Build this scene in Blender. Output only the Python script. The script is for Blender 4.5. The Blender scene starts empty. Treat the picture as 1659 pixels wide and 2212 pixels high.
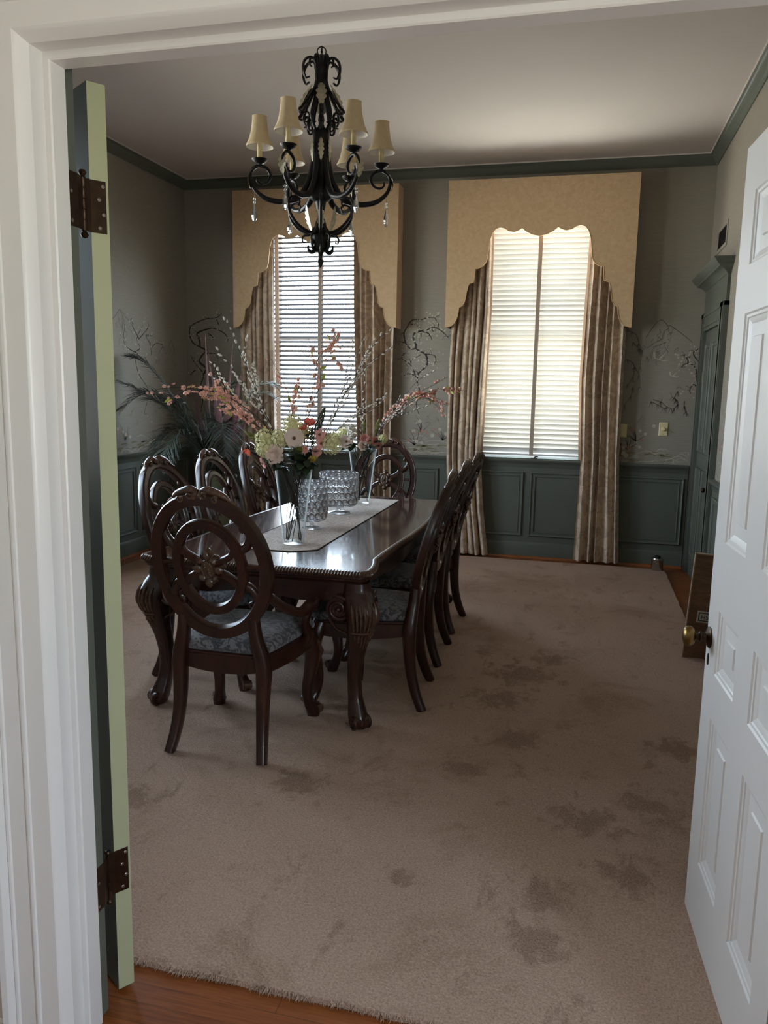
import bpy, math, random
from mathutils import Vector, Matrix
random.seed(7)
PI = math.pi
sc = bpy.context.scene
COL = sc.collection

# ------------------------------------------------------------------ helpers
def lin(r, g, b):
    def f(c):
        c /= 255.0
        return c / 12.92 if c <= 0.04045 else ((c + 0.055) / 1.055) ** 2.4
    return (f(r), f(g), f(b), 1.0)

class MB:
    """collects shapes, builds ONE mesh"""
    def __init__(self):
        self.v = []; self.f = []; self.m = []; self.cur = 0
    def add(self, vs, fs):
        o = len(self.v)
        self.v += [tuple(p) for p in vs]
        for q in fs:
            self.f.append([i + o for i in q]); self.m.append(self.cur)
    def box(self, x0, x1, y0, y1, z0, z1, bev=0.0):
        if bev <= 0:
            self.add([(x0,y0,z0),(x1,y0,z0),(x1,y1,z0),(x0,y1,z0),(x0,y0,z1),(x1,y0,z1),(x1,y1,z1),(x0,y1,z1)],
                     [(0,3,2,1),(4,5,6,7),(0,1,5,4),(1,2,6,5),(2,3,7,6),(3,0,4,7)])
            return
        b = bev
        rings = []
        for z, i in ((z0, b), (z0 + b, 0), (z1 - b, 0), (z1, b)):
            a0, a1, c0, c1 = x0 + i, x1 - i, y0 + i, y1 - i
            e = b * 0.999 if i == 0 else 0
            if i == 0:
                rings.append([(a0 + b, c0, z), (a1 - b, c0, z), (a1, c0 + b, z), (a1, c1 - b, z), (a1 - b, c1, z), (a0 + b, c1, z), (a0, c1 - b, z), (a0, c0 + b, z)])
            else:
                rings.append([(a0, c0, z), (a1, c0, z), (a1, c0, z), (a1, c1, z), (a1, c1, z), (a0, c1, z), (a0, c1, z), (a0, c0, z)])
        self.loft(rings, True, True)
    def loft(self, rings, closed=True, caps=False):
        n = len(rings[0]); o = len(self.v)
        vs = [p for r in rings for p in r]
        fs = []
        for k in range(len(rings) - 1):
            for i in range(n if closed else n - 1):
                j = (i + 1) % n
                fs.append((k*n + i, k*n + j, (k+1)*n + j, (k+1)*n + i))
        if caps:
            fs.append(tuple(reversed(range(n)))); fs.append(tuple((len(rings)-1)*n + i for i in range(n)))
        self.add(vs, fs)
    def tube(self, path, r, n=8, closed=False, caps=True, up=None, flat=1.0, power=2.0):
        """swept tube; r number/list of radius (along 'up' side), flat = ratio of the other axis (number or list)"""
        P = [Vector(p) for p in path]; N = len(P)
        if N < 2: return
        R = r if isinstance(r, (list, tuple)) else [r] * N
        FL = flat if isinstance(flat, (list, tuple)) else [flat] * N
        T = []
        for i in range(N):
            if closed: t = P[(i+1) % N] - P[i-1]
            else: t = P[min(i+1, N-1)] - P[max(i-1, 0)]
            T.append(t.normalized() if t.length > 1e-9 else Vector((0,0,1)))
        if up is not None: u = Vector(up)
        else:
            u = Vector((0,0,1)) if abs(T[0].z) < 0.9 else Vector((1,0,0))
        rings = []
        for i in range(N):
            uu = Vector(up) if up is not None else u
            w = T[i].cross(uu)
            if w.length < 1e-6: w = T[i].cross(Vector((1,0.1,0)))
            w.normalize(); uu = w.cross(T[i]).normalized()
            if up is None: u = uu
            ring = []
            for k in range(n):
                a = 2 * PI * k / n
                c, s = math.cos(a), math.sin(a)
                if power != 2.0:
                    c = math.copysign(abs(c) ** (2/power), c); s = math.copysign(abs(s) ** (2/power), s)
                ring.append(P[i] + uu * (R[i] * c) + w * (R[i] * FL[i] * s))
            rings.append(ring)
        if closed: rings.append(rings[0])
        self.loft(rings, True, caps and not closed)
    def lathe(self, prof, n=24, c=(0,0,0), mod=None):
        rings = []
        for (r, z) in prof:
            ring = []
            for k in range(n):
                a = 2 * PI * k / n
                rr = r * (mod(a, z) if mod else 1.0)
                ring.append((c[0] + rr * math.cos(a), c[1] + rr * math.sin(a), c[2] + z))
            rings.append(ring)
        self.loft(rings, True, False)
        if prof[0][0] > 1e-5: self.add(rings[0], [tuple(reversed(range(n)))])
        if prof[-1][0] > 1e-5 : self.add(rings[-1], [tuple(range(n))])
    def lathe_open(self, prof, n=24, c=(0,0,0), mod=None):
        rings = [[(c[0] + r * (mod(2*PI*k/n, z) if mod else 1) * math.cos(2*PI*k/n), c[1] + r * (mod(2*PI*k/n, z) if mod else 1) * math.sin(2*PI*k/n), c[2] + z) for k in range(n)] for (r, z) in prof]
        self.loft(rings, True, False)
    def ell(self, c, r, nu=12, nv=8, M=None):
        vs = []; fs = []
        for j in range(nv + 1):
            t = PI * j / nv
            for i in range(nu):
                a = 2 * PI * i / nu
                p = Vector((r[0]*math.sin(t)*math.cos(a), r[1]*math.sin(t)*math.sin(a), r[2]*math.cos(t)))
                if M: p = M @ p
                vs.append(Vector(c) + p)
        for j in range(nv):
            for i in range(nu):
                k = (i + 1) % nu
                fs.append((j*nu+i, (j+1)*nu+i, (j+1)*nu+k, j*nu+k))
        self.add(vs, fs)
    def prism(self, poly, fn, d0, d1):
        """poly: 2-D outline; fn(a,b,d) -> point; closed solid between depths d0 and d1"""
        n = len(poly)
        vs = [fn(a, b, d0) for a, b in poly] + [fn(a, b, d1) for a, b in poly]
        fs = [tuple(reversed(range(n))), tuple(range(n, 2*n))] + [(i, (i+1) % n, n + (i+1) % n, n + i) for i in range(n)]
        self.add(vs, fs)
    def sheet(self, nu, nv, fn):
        vs = [fn(i / nu, j / nv) for j in range(nv + 1) for i in range(nu + 1)]
        w = nu + 1
        self.add(vs, [(j*w+i, j*w+i+1, (j+1)*w+i+1, (j+1)*w+i) for j in range(nv) for i in range(nu)])
    def thick(self, nu, nv, fn, nrm, t):
        """sheet with thickness t along nrm"""
        d = Vector(nrm) * t
        w = nu + 1; n = w * (nv + 1)
        a = [Vector(fn(i / nu, j / nv)) for j in range(nv + 1) for i in range(nu + 1)]
        vs = a + [p + d for p in a]
        fs = []
        for j in range(nv):
            for i in range(nu):
                q = (j*w+i, j*w+i+1, (j+1)*w+i+1, (j+1)*w+i)
                fs.append(q); fs.append(tuple(n + k for k in reversed(q)))
        edge = [i for i in range(w)] + [j*w + nu for j in range(1, nv+1)] + [nv*w + i for i in range(nu-1, -1, -1)] + [j*w for j in range(nv-1, 0, -1)]
        for k in range(len(edge)):
            p, q = edge[k], edge[(k+1) % len(edge)]
            fs.append((q, p, n + p, n + q))
        self.add(vs, fs)
    def xf(self, M, start=0):
        for i in range(start, len(self.v)): self.v[i] = tuple(M @ Vector(self.v[i]))
    def mesh(self, name, mats, smooth=35):
        me = bpy.data.meshes.new(name)
        me.from_pydata(self.v, [], self.f)
        if not isinstance(mats, (list, tuple)): mats = [mats]
        for m in mats: me.materials.append(m)
        if any(self.m): me.polygons.foreach_set('material_index', self.m)
        if smooth is not None:
            me.polygons.foreach_set('use_smooth', [True] * len(me.polygons))
            me.update()
            me.set_sharp_from_angle(angle=math.radians(smooth))
        me.update()
        return me

def link(o, parent=None, loc=None, rot=None):
    COL.objects.link(o)
    if parent is not None: o.parent = parent
    if loc is not None: o.location = loc
    if rot is not None: o.rotation_euler = rot
    return o
def obj(name, mb, mats, parent=None, smooth=35, loc=None, rot=None, label=None):
    me = mb.mesh(name, mats, smooth) if isinstance(mb, MB) else mb
    o = link(bpy.data.objects.new(name, me), parent, loc, rot)
    if label: o['label'] = label
    return o
def empty(name, loc=(0,0,0), rz=0, parent=None):
    o = bpy.data.objects.new(name, None); o.empty_display_size = 0.1
    return link(o, parent, loc, (0, 0, rz))
def tag(o, label, cat, group=None, kind=None):
    o['label'] = label; o['category'] = cat
    if group: o['group'] = group
    if kind: o['kind'] = kind
    return o
def thing(name, label, cat, loc=(0,0,0), rz=0, group=None):
    return tag(empty(name, loc, rz), label, cat, group)
def struct(o, label=None, cat=None):
    o['kind'] = 'structure'
    if label: o['label'] = label
    if cat: o['category'] = cat
    return o
KIDS = {}
def copy_tree(o, parent=None):
    c = o.copy(); COL.objects.link(c)
    if parent is not None: c.parent = parent
    for ch in [k for k in bpy.data.objects if k.parent == o]: copy_tree(ch, c)
    return c
def smoothpath(pts, n=6):
    """Catmull-Rom through pts"""
    P = [Vector(p) for p in pts]
    if len(P) < 3:
        return [P[0].lerp(P[-1], i / n) for i in range(n + 1)]
    out = []
    for i in range(len(P) - 1):
        p0 = P[i-1] if i > 0 else P[i] * 2 - P[i+1]
        p1, p2 = P[i], P[i+1]
        p3 = P[i+2] if i + 2 < len(P) else P[i+1] * 2 - P[i]
        for k in range(n):
            t = k / n
            out.append(0.5 * ((2*p1) + (p2-p0)*t + (2*p0-5*p1+4*p2-p3)*t*t + (3*p1-p0-3*p2+p3)*t**3))
    out.append(P[-1])
    return out
def lerps(vals, n):
    out = []
    for i in range(n):
        t = i / (n - 1) * (len(vals) - 1); k = min(int(t), len(vals) - 2); out.append(vals[k] + (vals[k+1] - vals[k]) * (t - k))
    return out
def spiral(c, r0, r1, turns, a0, fn, n=40):
    out = []
    for i in range(n + 1):
        t = i / n; r = r0 + (r1 - r0) * t; a = a0 + turns * 2 * PI * t
        out.append(fn(c[0] + r * math.cos(a), c[1] + r * math.sin(a)))
    return out

# ------------------------------------------------------------------ materials
def newmat(name):
    m = bpy.data.materials.new(name); m.use_nodes = True
    nt = m.node_tree; b = nt.nodes['Principled BSDF']
    return m, nt, b
def coords(nt, scale=(1,1,1), kind='Object'):
    tc = nt.nodes.new('ShaderNodeTexCoord'); mp = nt.nodes.new('ShaderNodeMapping')
    mp.inputs['Scale'].default_value = scale
    nt.links.new(tc.outputs[kind], mp.inputs['Vector'])
    return mp.outputs['Vector']
def noise(nt, vec, scale, detail=3, rough=0.55, dist=0.0):
    n = nt.nodes.new('ShaderNodeTexNoise')
    n.inputs['Scale'].default_value = scale; n.inputs['Detail'].default_value = detail
    n.inputs['Roughness'].default_value = rough; n.inputs['Distortion'].default_value = dist
    nt.links.new(vec, n.inputs['Vector'])
    return n.outputs['Fac']
def ramp(nt, fac, stops):
    r = nt.nodes.new('ShaderNodeValToRGB'); e = r.color_ramp.elements
    while len(e) < len(stops): e.new(0.5)
    for k, (p, c) in enumerate(stops):
        e[k].position = p; e[k].color = c
    nt.links.new(fac, r.inputs['Fac'])
    return r.outputs['Color']
def mixc(nt, fac, a, b, mode='MIX'):
    m = nt.nodes.new('ShaderNodeMix'); m.data_type = 'RGBA'; m.blend_type = mode
    for s, v in ((0, fac), (6, a), (7, b)):
        if isinstance(v, (int, float)): m.inputs[s].default_value = v
        elif isinstance(v, tuple): m.inputs[s].default_value = v
        else: nt.links.new(v, m.inputs[s])
    return m.outputs[2]
def bump(nt, b, height, strength=0.3, dist=0.01):
    n = nt.nodes.new('ShaderNodeBump'); n.inputs['Strength'].default_value = strength; n.inputs['Distance'].default_value = dist
    nt.links.new(height, n.inputs['Height']); nt.links.new(n.outputs['Normal'], b.inputs['Normal'])
def plain(name, col, rough=0.5, metal=0.0, var=0.06, scale=6, bmp=0.0, spec=0.5, coat=0.0, sheen=0.0):
    m, nt, b = newmat(name)
    v = coords(nt)
    f = noise(nt, v, scale, 3)
    d = tuple(max(0, c * (1 - var)) for c in col[:3]) + (1,); l = tuple(min(1, c * (1 + var)) for c in col[:3]) + (1,)
    nt.links.new(ramp(nt, f, [(0.3, d), (0.7, l)]), b.inputs['Base Color'])
    b.inputs['Roughness'].default_value = rough; b.inputs['Metallic'].default_value = metal
    b.inputs['Specular IOR Level'].default_value = spec
    if coat: b.inputs['Coat Weight'].default_value = coat; b.inputs['Coat Roughness'].default_value = 0.12
    if sheen: b.inputs['Sheen Weight'].default_value = sheen
    if bmp: bump(nt, b, noise(nt, v, scale * 20, 2), bmp, 0.003)
    return m

M = {}
M['white'] = plain('white_paint', lin(228, 225, 223), 0.35, var=0.015, scale=3)
M['hall_wall'] = plain('hall_pale_wall', lin(196, 194, 184), 0.7, var=0.03)
M['teal'] = plain('teal_paint', lin(93, 97, 88), 0.42, spec=0.35, var=0.05, scale=2.5)
M['edge_green'] = plain('pale_green_paint', lin(172, 174, 140), 0.4, var=0.03, scale=4)
M['ceiling'] = plain('ceiling_paint', lin(210, 200, 193), 0.85, var=0.02, scale=1.2)
M['iron'] = plain('black_iron', lin(15, 12, 12), 0.42, metal=0.0, var=0.25, scale=40, spec=0.35)
M['silverleaf'] = plain('silvered_leaf', lin(196, 188, 164), 0.38, metal=0.75, var=0.25, scale=60)
M['shade'] = plain('pleated_cream_silk', lin(226, 203, 162), 0.75, var=0.05, scale=30, sheen=0.2)
M['shade_in'] = plain('white_lining', lin(238, 230, 222), 0.8, var=0.02)
M['candle'] = plain('ivory_candle_sleeve', lin(214, 196, 150), 0.55, var=0.12, scale=50)
M['brass'] = plain('aged_brass', lin(128, 104, 62), 0.34, metal=1.0, var=0.2, scale=30)
M['bronze'] = plain('dark_bronze', lin(62, 46, 34), 0.38, metal=0.85, var=0.3, scale=40)
M['screw'] = plain('worn_steel_screw', lin(150, 140, 132), 0.35, metal=0.9, var=0.1)
M['steel'] = plain('brushed_steel', lin(190, 186, 180), 0.25, metal=1.0, var=0.06, scale=20)
M['plate'] = plain('ivory_plastic', lin(222, 206, 160), 0.4, var=0.02)
M['dark'] = plain('vent_shade_lid_black', lin(14, 13, 12), 0.8)
M['tape'] = plain('ladder_tape', lin(168, 152, 138), 0.85, var=0.05, scale=60)
M['stem'] = plain('brown_stem', lin(58, 38, 30), 0.6, var=0.25, scale=80)
M['twig'] = plain('dark_twig', lin(44, 32, 30), 0.65, var=0.25, scale=80)
M['catkin'] = plain('furry_catkin', lin(226, 220, 210), 0.9, var=0.08, scale=120, sheen=0.8)
M['leaf_dark'] = plain('dark_silk_leaf', lin(52, 66, 44), 0.5, var=0.3, scale=40)
M['leaf_lime'] = plain('lime_leaf', lin(172, 184, 74), 0.5, var=0.15, scale=40)
M['leaf_olive'] = plain('olive_filler', lin(118, 118, 52), 0.6, var=0.3, scale=60)
M['gold'] = plain('goldenrod_filler', lin(168, 142, 52), 0.7, var=0.3, scale=80)
M['petal_white'] = plain('blush_white_petal', lin(238, 216, 202), 0.65, var=0.05, scale=30)
M['petal_cream'] = plain('cream_green_petal', lin(228, 224, 172), 0.65, var=0.08, scale=50)
M['petal_pink'] = plain('dusty_pink_petal', lin(236, 178, 168), 0.65, var=0.12, scale=50)
M['petal_coral'] = plain('coral_petal', lin(240, 128, 112), 0.6, var=0.1, scale=50)
M['blossom'] = plain('peach_blossom_petal', lin(242, 192, 176), 0.65, var=0.14, scale=60)
M['center'] = plain('brown_flower_centre', lin(120, 82, 52), 0.8, var=0.3, scale=200)
M['frond'] = plain('dark_palm_frond', lin(50, 57, 49), 0.42, var=0.3, scale=20)
M['frond_lit'] = plain('daylit_palm_frond', lin(150, 156, 142), 0.5, var=0.2, scale=20)  # window light on two palm fronds, put into a paler green
M['cordyline'] = plain('purple_spear_leaf', lin(104, 76, 78), 0.4, var=0.25, scale=30)
M['plume'] = plain('magenta_plume', lin(150, 46, 88), 0.7, var=0.25, scale=80)
M['pot'] = plain('glazed_olive_pot', lin(96, 100, 78), 0.3, var=0.25, scale=9)
M['cord'] = plain('trim_cord', lin(206, 172, 128), 0.7, var=0.1, scale=90)
M['ink_dark'] = plain('mural_dark_ink', lin(58, 50, 47), 0.8, var=0.15, scale=20)
M['ink_mid'] = plain('mural_soft_ink', lin(104, 96, 88), 0.8, var=0.12, scale=20)
M['ink_pale'] = plain('mural_pale_ink', lin(184, 176, 160), 0.8, var=0.08, scale=30)
M['ink_pink'] = plain('mural_rose_ink', lin(170, 128, 112), 0.8, var=0.1, scale=30)
M['ink_green'] = plain('mural_moss_ink', lin(122, 114, 84), 0.8, var=0.15, scale=15)
M['label_paper'] = plain('label_paper', lin(196, 192, 182), 0.7, var=0.05)
M['label_ink'] = plain('label_ink', lin(40, 38, 36), 0.7)
M['box_edge'] = plain('pale_box_edge', lin(160, 136, 112), 0.7, var=0.05)

def wood(name, dark, light, rough, scale=(1,1,1), axis=0, coat=0.0, gs=7.0):
    m, nt, b = newmat(name)
    v = coords(nt, scale)
    f = noise(nt, v, gs, 5, 0.6, 0.8)
    f2 = noise(nt, v, gs * 6, 2, 0.5)
    c = mixc(nt, 0.35, ramp(nt, f, [(0.3, dark), (0.72, light)]), ramp(nt, f2, [(0.35, dark), (0.7, light)]))
    nt.links.new(c, b.inputs['Base Color'])
    b.inputs['Roughness'].default_value = rough
    if coat: b.inputs['Coat Weight'].default_value = coat; b.inputs['Coat Roughness'].default_value = 0.08
    return m
M['mahogany'] = wood('carved_mahogany', lin(26, 12, 8), lin(66, 31, 19), 0.3, (3, 3, 0.6), coat=0.15)
M['tabletop'] = wood('polished_mahogany_top', lin(44, 22, 14), lin(84, 47, 30), 0.2, (4, 0.35, 1), coat=0.9, gs=5)
M['carved_edge'] = wood('carved_edge_mahogany', lin(34, 18, 12), lin(112, 80, 58), 0.32, (9, 9, 9), coat=0.2)
M['boxwood'] = wood('wood_grain_board', lin(92, 66, 48), lin(140, 106, 80), 0.5, (1.5, 1, 9), gs=3)

def floor_mat():
    m, nt, b = newmat('hardwood_planks')
    v = coords(nt)
    br = nt.nodes.new('ShaderNodeTexBrick')
    br.inputs['Scale'].default_value = 1.0; br.inputs['Brick Width'].default_value = 1.3; br.inputs['Row Height'].default_value = 0.057
    br.inputs['Mortar Size'].default_value = 0.0012; br.inputs['Mortar'].default_value = lin(60, 28, 12)
    br.inputs['Color1'].default_value = lin(150, 84, 40); br.inputs['Color2'].default_value = lin(122, 64, 30)
    br.inputs['Bias'].default_value = 0.0
    nt.links.new(v, br.inputs['Vector'])
    g = noise(nt, coords(nt, (1.2, 22, 1)), 6, 5, 0.65, 0.6)
    c = mixc(nt, 0.45, br.outputs['Color'], ramp(nt, g, [(0.35, lin(96, 48, 22)), (0.7, lin(168, 100, 50))]))
    nt.links.new(c, b.inputs['Base Color'])
    b.inputs['Roughness'].default_value = 0.32
    return m
M['floor'] = floor_mat()

def carpet_mat():
    m, nt, b = newmat('beige_plush_carpet')
    v = coords(nt)
    base = ramp(nt, noise(nt, v, 1.6, 4, 0.6), [(0.3, lin(184, 154, 137)), (0.7, lin(205, 174, 156))])
    # brushed-pile marks and old stains, each with a shape of its own
    st = noise(nt, v, 2.1, 6, 0.66, 0.5)
    stm = ramp(nt, st, [(0.54, (0,0,0,1)), (0.66, (1,1,1,1))])
    st2 = noise(nt, coords(nt, (1.0, 0.6, 1)), 7.5, 7, 0.72, 0.4)
    stm2 = ramp(nt, st2, [(0.575, (0,0,0,1)), (0.66, (1,1,1,1))])
    c = mixc(nt, stm, base, lin(154, 123, 101))
    c = mixc(nt, stm2, c, lin(140, 110, 90))
    # clusters of old spills; spot right of the near armchair paints in shade
    sepv = nt.nodes.new('ShaderNodeSeparateXYZ'); nt.links.new(v, sepv.inputs[0])
    tot = None
    for (px, py, pr) in ((0.08, 2.68, 0.26), (0.19, 2.38, 0.24), (0.45, 3.36, 0.22), (-0.25, 4.10, 0.42), (-0.33, 3.70, 0.30), (-0.11, 4.37, 0.25), (-0.4, 2.94, 0.20), (-0.2, 3.26, 0.26), (-0.99, 2.65, 0.22), (-0.46, 2.17, 0.12), (-0.05, 2.0, 0.20), (-1.52, 2.38, 0.22), (0.3, 2.85, 0.25), (-0.05, 2.22, 0.18), (-1.5, 2.05, 0.16)):
        dn = nt.nodes.new('ShaderNodeVectorMath'); dn.operation = 'DISTANCE'; dn.inputs[1].default_value = (px, py, 0.018); nt.links.new(v, dn.inputs[0])
        mr = nt.nodes.new('ShaderNodeMapRange'); mr.inputs[1].default_value = pr; mr.inputs[2].default_value = pr * 0.15; nt.links.new(dn.outputs['Value'], mr.inputs[0])
        if tot is None: tot = mr.outputs[0]
        else:
            ad = nt.nodes.new('ShaderNodeMath'); ad.operation = 'MAXIMUM'; nt.links.new(tot, ad.inputs[0]); nt.links.new(mr.outputs[0], ad.inputs[1]); tot = ad.outputs[0]
    ns = noise(nt, coords(nt, (1, 0.7, 1)), 15.0, 8, 0.74, 0.5)
    ad = nt.nodes.new('ShaderNodeMath'); ad.operation = 'MULTIPLY_ADD'; ad.inputs[1].default_value = 0.34; nt.links.new(tot, ad.inputs[0]); nt.links.new(ns, ad.inputs[2])
    spot = ramp(nt, ad.outputs[0], [(0.70, (0,0,0,1)), (0.82, (1,1,1,1))])
    c = mixc(nt, spot, c, lin(126, 95, 76))
    f = noise(nt, v, 160, 3, 0.7)
    c = mixc(nt, 0.55, c, ramp(nt, f, [(0.3, lin(136, 112, 95)), (0.7, lin(222, 195, 174))]), 'MIX')
    nt.links.new(c, b.inputs['Base Color'])
    b.inputs['Roughness'].default_value = 0.95; b.inputs['Specular IOR Level'].default_value = 0.1
    h1 = noise(nt, coords(nt, (1, 1.8, 1)), 75, 3, 0.65, 0.8)
    h2 = noise(nt, v, 9, 3, 0.6)
    h3 = noise(nt, v, 260, 2, 0.6)
    add = nt.nodes.new('ShaderNodeMath'); add.operation = 'MULTIPLY_ADD'; add.inputs[1].default_value = 0.8
    nt.links.new(h2, add.inputs[0]); nt.links.new(h1, add.inputs[2])
    add2 = nt.nodes.new('ShaderNodeMath'); add2.operation = 'MULTIPLY_ADD'; add2.inputs[1].default_value = 0.5
    nt.links.new(h3, add2.inputs[0]); nt.links.new(add.outputs[0], add2.inputs[2])
    bump(nt, b, add2.outputs[0], 0.75, 0.012)
    return m
M['carpet'] = carpet_mat()

def wallpaper_mat():
    m, nt, b = newmat('greige_silk_wallpaper')
    v = coords(nt, (1, 1, 26))
    f = noise(nt, v, 9, 3, 0.6)
    c = ramp(nt, f, [(0.3, lin(142, 135, 124)), (0.7, lin(153, 146, 134))])
    nt.links.new(c, b.inputs['Base Color']); b.inputs['Roughness'].default_value = 0.6
    b.inputs['Specular IOR Level'].default_value = 0.3
    return m
M['paper'] = wallpaper_mat()

def damask(name, a, bcol, scale, rough=0.8, stretch=(1,1,1), lo=0.46, hi=0.54, sheen=0.3, bmp=0.15, dist=1.8):
    m, nt, b = newmat(name)
    v = coords(nt, stretch)
    f = noise(nt, v, scale, 4, 0.55, dist)
    g = noise(nt, v, scale * 14, 2, 0.6)
    c = ramp(nt, f, [(lo, a), (hi, bcol)])
    c = mixc(nt, 0.18, c, ramp(nt, g, [(0.3, a), (0.7, bcol)]))
    nt.links.new(c, b.inputs['Base Color']); b.inputs['Roughness'].default_value = rough
    b.inputs['Sheen Weight'].default_value = sheen; b.inputs['Specular IOR Level'].default_value = 0.25
    if bmp: bump(nt, b, g, bmp, 0.002)
    return m
M['drape'] = damask('taupe_damask_drape', lin(172, 150, 130), lin(206, 185, 162), 11, stretch=(1, 0.3, 0.8))
M['lining'] = damask('tan_drape_facing', lin(140, 108, 82), lin(166, 132, 102), 30, lo=0.3, hi=0.7)
M['cornice'] = damask('gold_tan_valance_cloth', lin(192, 162, 126), lin(212, 183, 147), 26, lo=0.3, hi=0.75, dist=0.6, bmp=0.25)
M['seat'] = damask('grey_foliage_upholstery', lin(56, 57, 62), lin(122, 118, 120), 22, stretch=(1, 1, 1), lo=0.47, hi=0.53, dist=2.4)
M['runner'] = damask('taupe_runner_cloth', lin(132, 108, 90), lin(186, 164, 146), 24, stretch=(1.4, 0.7, 1), lo=0.38, hi=0.62, dist=2.2)
M['runner_edge'] = plain('dark_runner_binding', lin(52, 38, 32), 0.8)

def glass(name, tint=(1,1,1,1), rough=0.0, ior=1.45):
    m, nt, b = newmat(name)
    b.inputs['Base Color'].default_value = tint; b.inputs['Roughness'].default_value = rough
    b.inputs['Transmission Weight'].default_value = 1.0; b.inputs['IOR'].default_value = ior
    # light passes the clear glass for shadows too (thin-walled look)
    n = noise(nt, coords(nt), 3, 1)
    nt.links.new(ramp(nt, n, [(0.3, tuple(c * 0.985 for c in tint[:3]) + (1,)), (0.7, tint)]), b.inputs['Base Color'])
    return m
M['glass'] = None
M['crystal'] = glass('cut_crystal', (0.99, 0.99, 1.0, 1), 0.0, 1.54)
def bright_crystal(m):
    nt = m.node_tree; o = nt.nodes['Material Output']; b = nt.nodes['Principled BSDF']
    t = nt.nodes.new('ShaderNodeBsdfTransparent'); tl = nt.nodes.new('ShaderNodeBsdfTranslucent'); tl.inputs['Color'].default_value = (0.95, 0.97, 1.0, 1)
    a = nt.nodes.new('ShaderNodeMixShader'); a.inputs[0].default_value = 0.35
    nt.links.new(t.outputs[0], a.inputs[1]); nt.links.new(tl.outputs[0], a.inputs[2])
    x = nt.nodes.new('ShaderNodeMixShader'); x.inputs[0].default_value = 0.14
    nt.links.new(b.outputs[0], x.inputs[1]); nt.links.new(a.outputs[0], x.inputs[2]); nt.links.new(x.outputs[0], o.inputs['Surface'])
bright_crystal(M['crystal'])

def pane_mat():
    m = bpy.data.materials.new('window_pane_glass'); m.use_nodes = True
    nt = m.node_tree; nt.nodes.clear()
    o = nt.nodes.new('ShaderNodeOutputMaterial'); t = nt.nodes.new('ShaderNodeBsdfTransparent'); g = nt.nodes.new('ShaderNodeBsdfGlossy')
    g.inputs['Roughness'].default_value = 0.02; t.inputs['Color'].default_value = (0.93, 0.96, 0.95, 1)
    mx = nt.nodes.new('ShaderNodeMixShader'); mx.inputs[0].default_value = 0.05
    nt.links.new(t.outputs[0], mx.inputs[1]); nt.links.new(g.outputs[0], mx.inputs[2]); nt.links.new(mx.outputs[0], o.inputs['Surface'])
    return m
M['pane'] = pane_mat()
def thin_glass():
    m = bpy.data.materials.new('thin_clear_glass'); m.use_nodes = True
    nt = m.node_tree; nt.nodes.clear()
    o = nt.nodes.new('ShaderNodeOutputMaterial'); t = nt.nodes.new('ShaderNodeBsdfTransparent'); g = nt.nodes.new('ShaderNodeBsdfGlossy')
    g.inputs['Roughness'].default_value = 0.25; t.inputs['Color'].default_value = (0.955, 0.968, 0.965, 1)
    lw = nt.nodes.new('ShaderNodeLayerWeight'); lw.inputs['Blend'].default_value = 0.07
    mx = nt.nodes.new('ShaderNodeMixShader')
    tl = nt.nodes.new('ShaderNodeBsdfTranslucent'); tl.inputs['Color'].default_value = (0.9, 0.95, 0.97, 1); ad = nt.nodes.new('ShaderNodeMixShader'); ad.inputs[0].default_value = 0.45
    nt.links.new(g.outputs[0], ad.inputs[1]); nt.links.new(tl.outputs[0], ad.inputs[2])
    nt.links.new(lw.outputs['Fresnel'], mx.inputs[0]); nt.links.new(t.outputs[0], mx.inputs[1]); nt.links.new(ad.outputs[0], mx.inputs[2]); nt.links.new(mx.outputs[0], o.inputs['Surface'])
    return m
M['glass'] = thin_glass()
def slat_mat(name, col, thru, trans):
    """thin vinyl slat: reflects, glows through and lets a little light straight through"""
    m = bpy.data.materials.new(name); m.use_nodes = True
    nt = m.node_tree; nt.nodes.clear(); N = nt.nodes.new
    o = N('ShaderNodeOutputMaterial'); d = N('ShaderNodeBsdfDiffuse'); tl = N('ShaderNodeBsdfTranslucent'); tp = N('ShaderNodeBsdfTransparent')
    f = noise(nt, coords(nt, (0.6, 1, 8)), 6, 2)
    c = ramp(nt, f, [(0.3, tuple(x * 0.94 for x in col[:3]) + (1,)), (0.7, col)])
    for s in (d, tl): nt.links.new(c, s.inputs['Color'])
    tp.inputs['Color'].default_value = thru
    m1 = N('ShaderNodeMixShader'); m1.inputs[0].default_value = trans
    nt.links.new(d.outputs[0], m1.inputs[1]); nt.links.new(tl.outputs[0], m1.inputs[2])
    m2 = N('ShaderNodeAddShader')
    nt.links.new(m1.outputs[0], m2.inputs[0]); nt.links.new(tp.outputs[0], m2.inputs[1]); nt.links.new(m2.outputs[0], o.inputs['Surface'])
    return m
M['slat_open'] = slat_mat('grey_slat', lin(104, 101, 100), (0.002, 0.002, 0.002, 1), 0.03)
M['slat_shut'] = slat_mat('cream_translucent_slat', lin(213, 209, 201), (0.0105, 0.0104, 0.0096, 1), 0.060)
M['shade_cloth'] = slat_mat('sheer_roller_cloth', lin(225, 220, 210), (0.12, 0.12, 0.12, 1), 0.4)
# ------------------------------------------------------------------ the room
XL, XR, YB, YF, YH, H, RAIL = -3.863, 0.932, 7.241, 1.50, 1.375, 3.447, 0.907
JL, JR, JZ = -1.045, 0.417, 2.134          # door jamb
W = {1: -2.484, 2: -0.460}                  # window centres
WH, WZ0, WZ1 = 0.49, 0.915, 3.05

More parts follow.
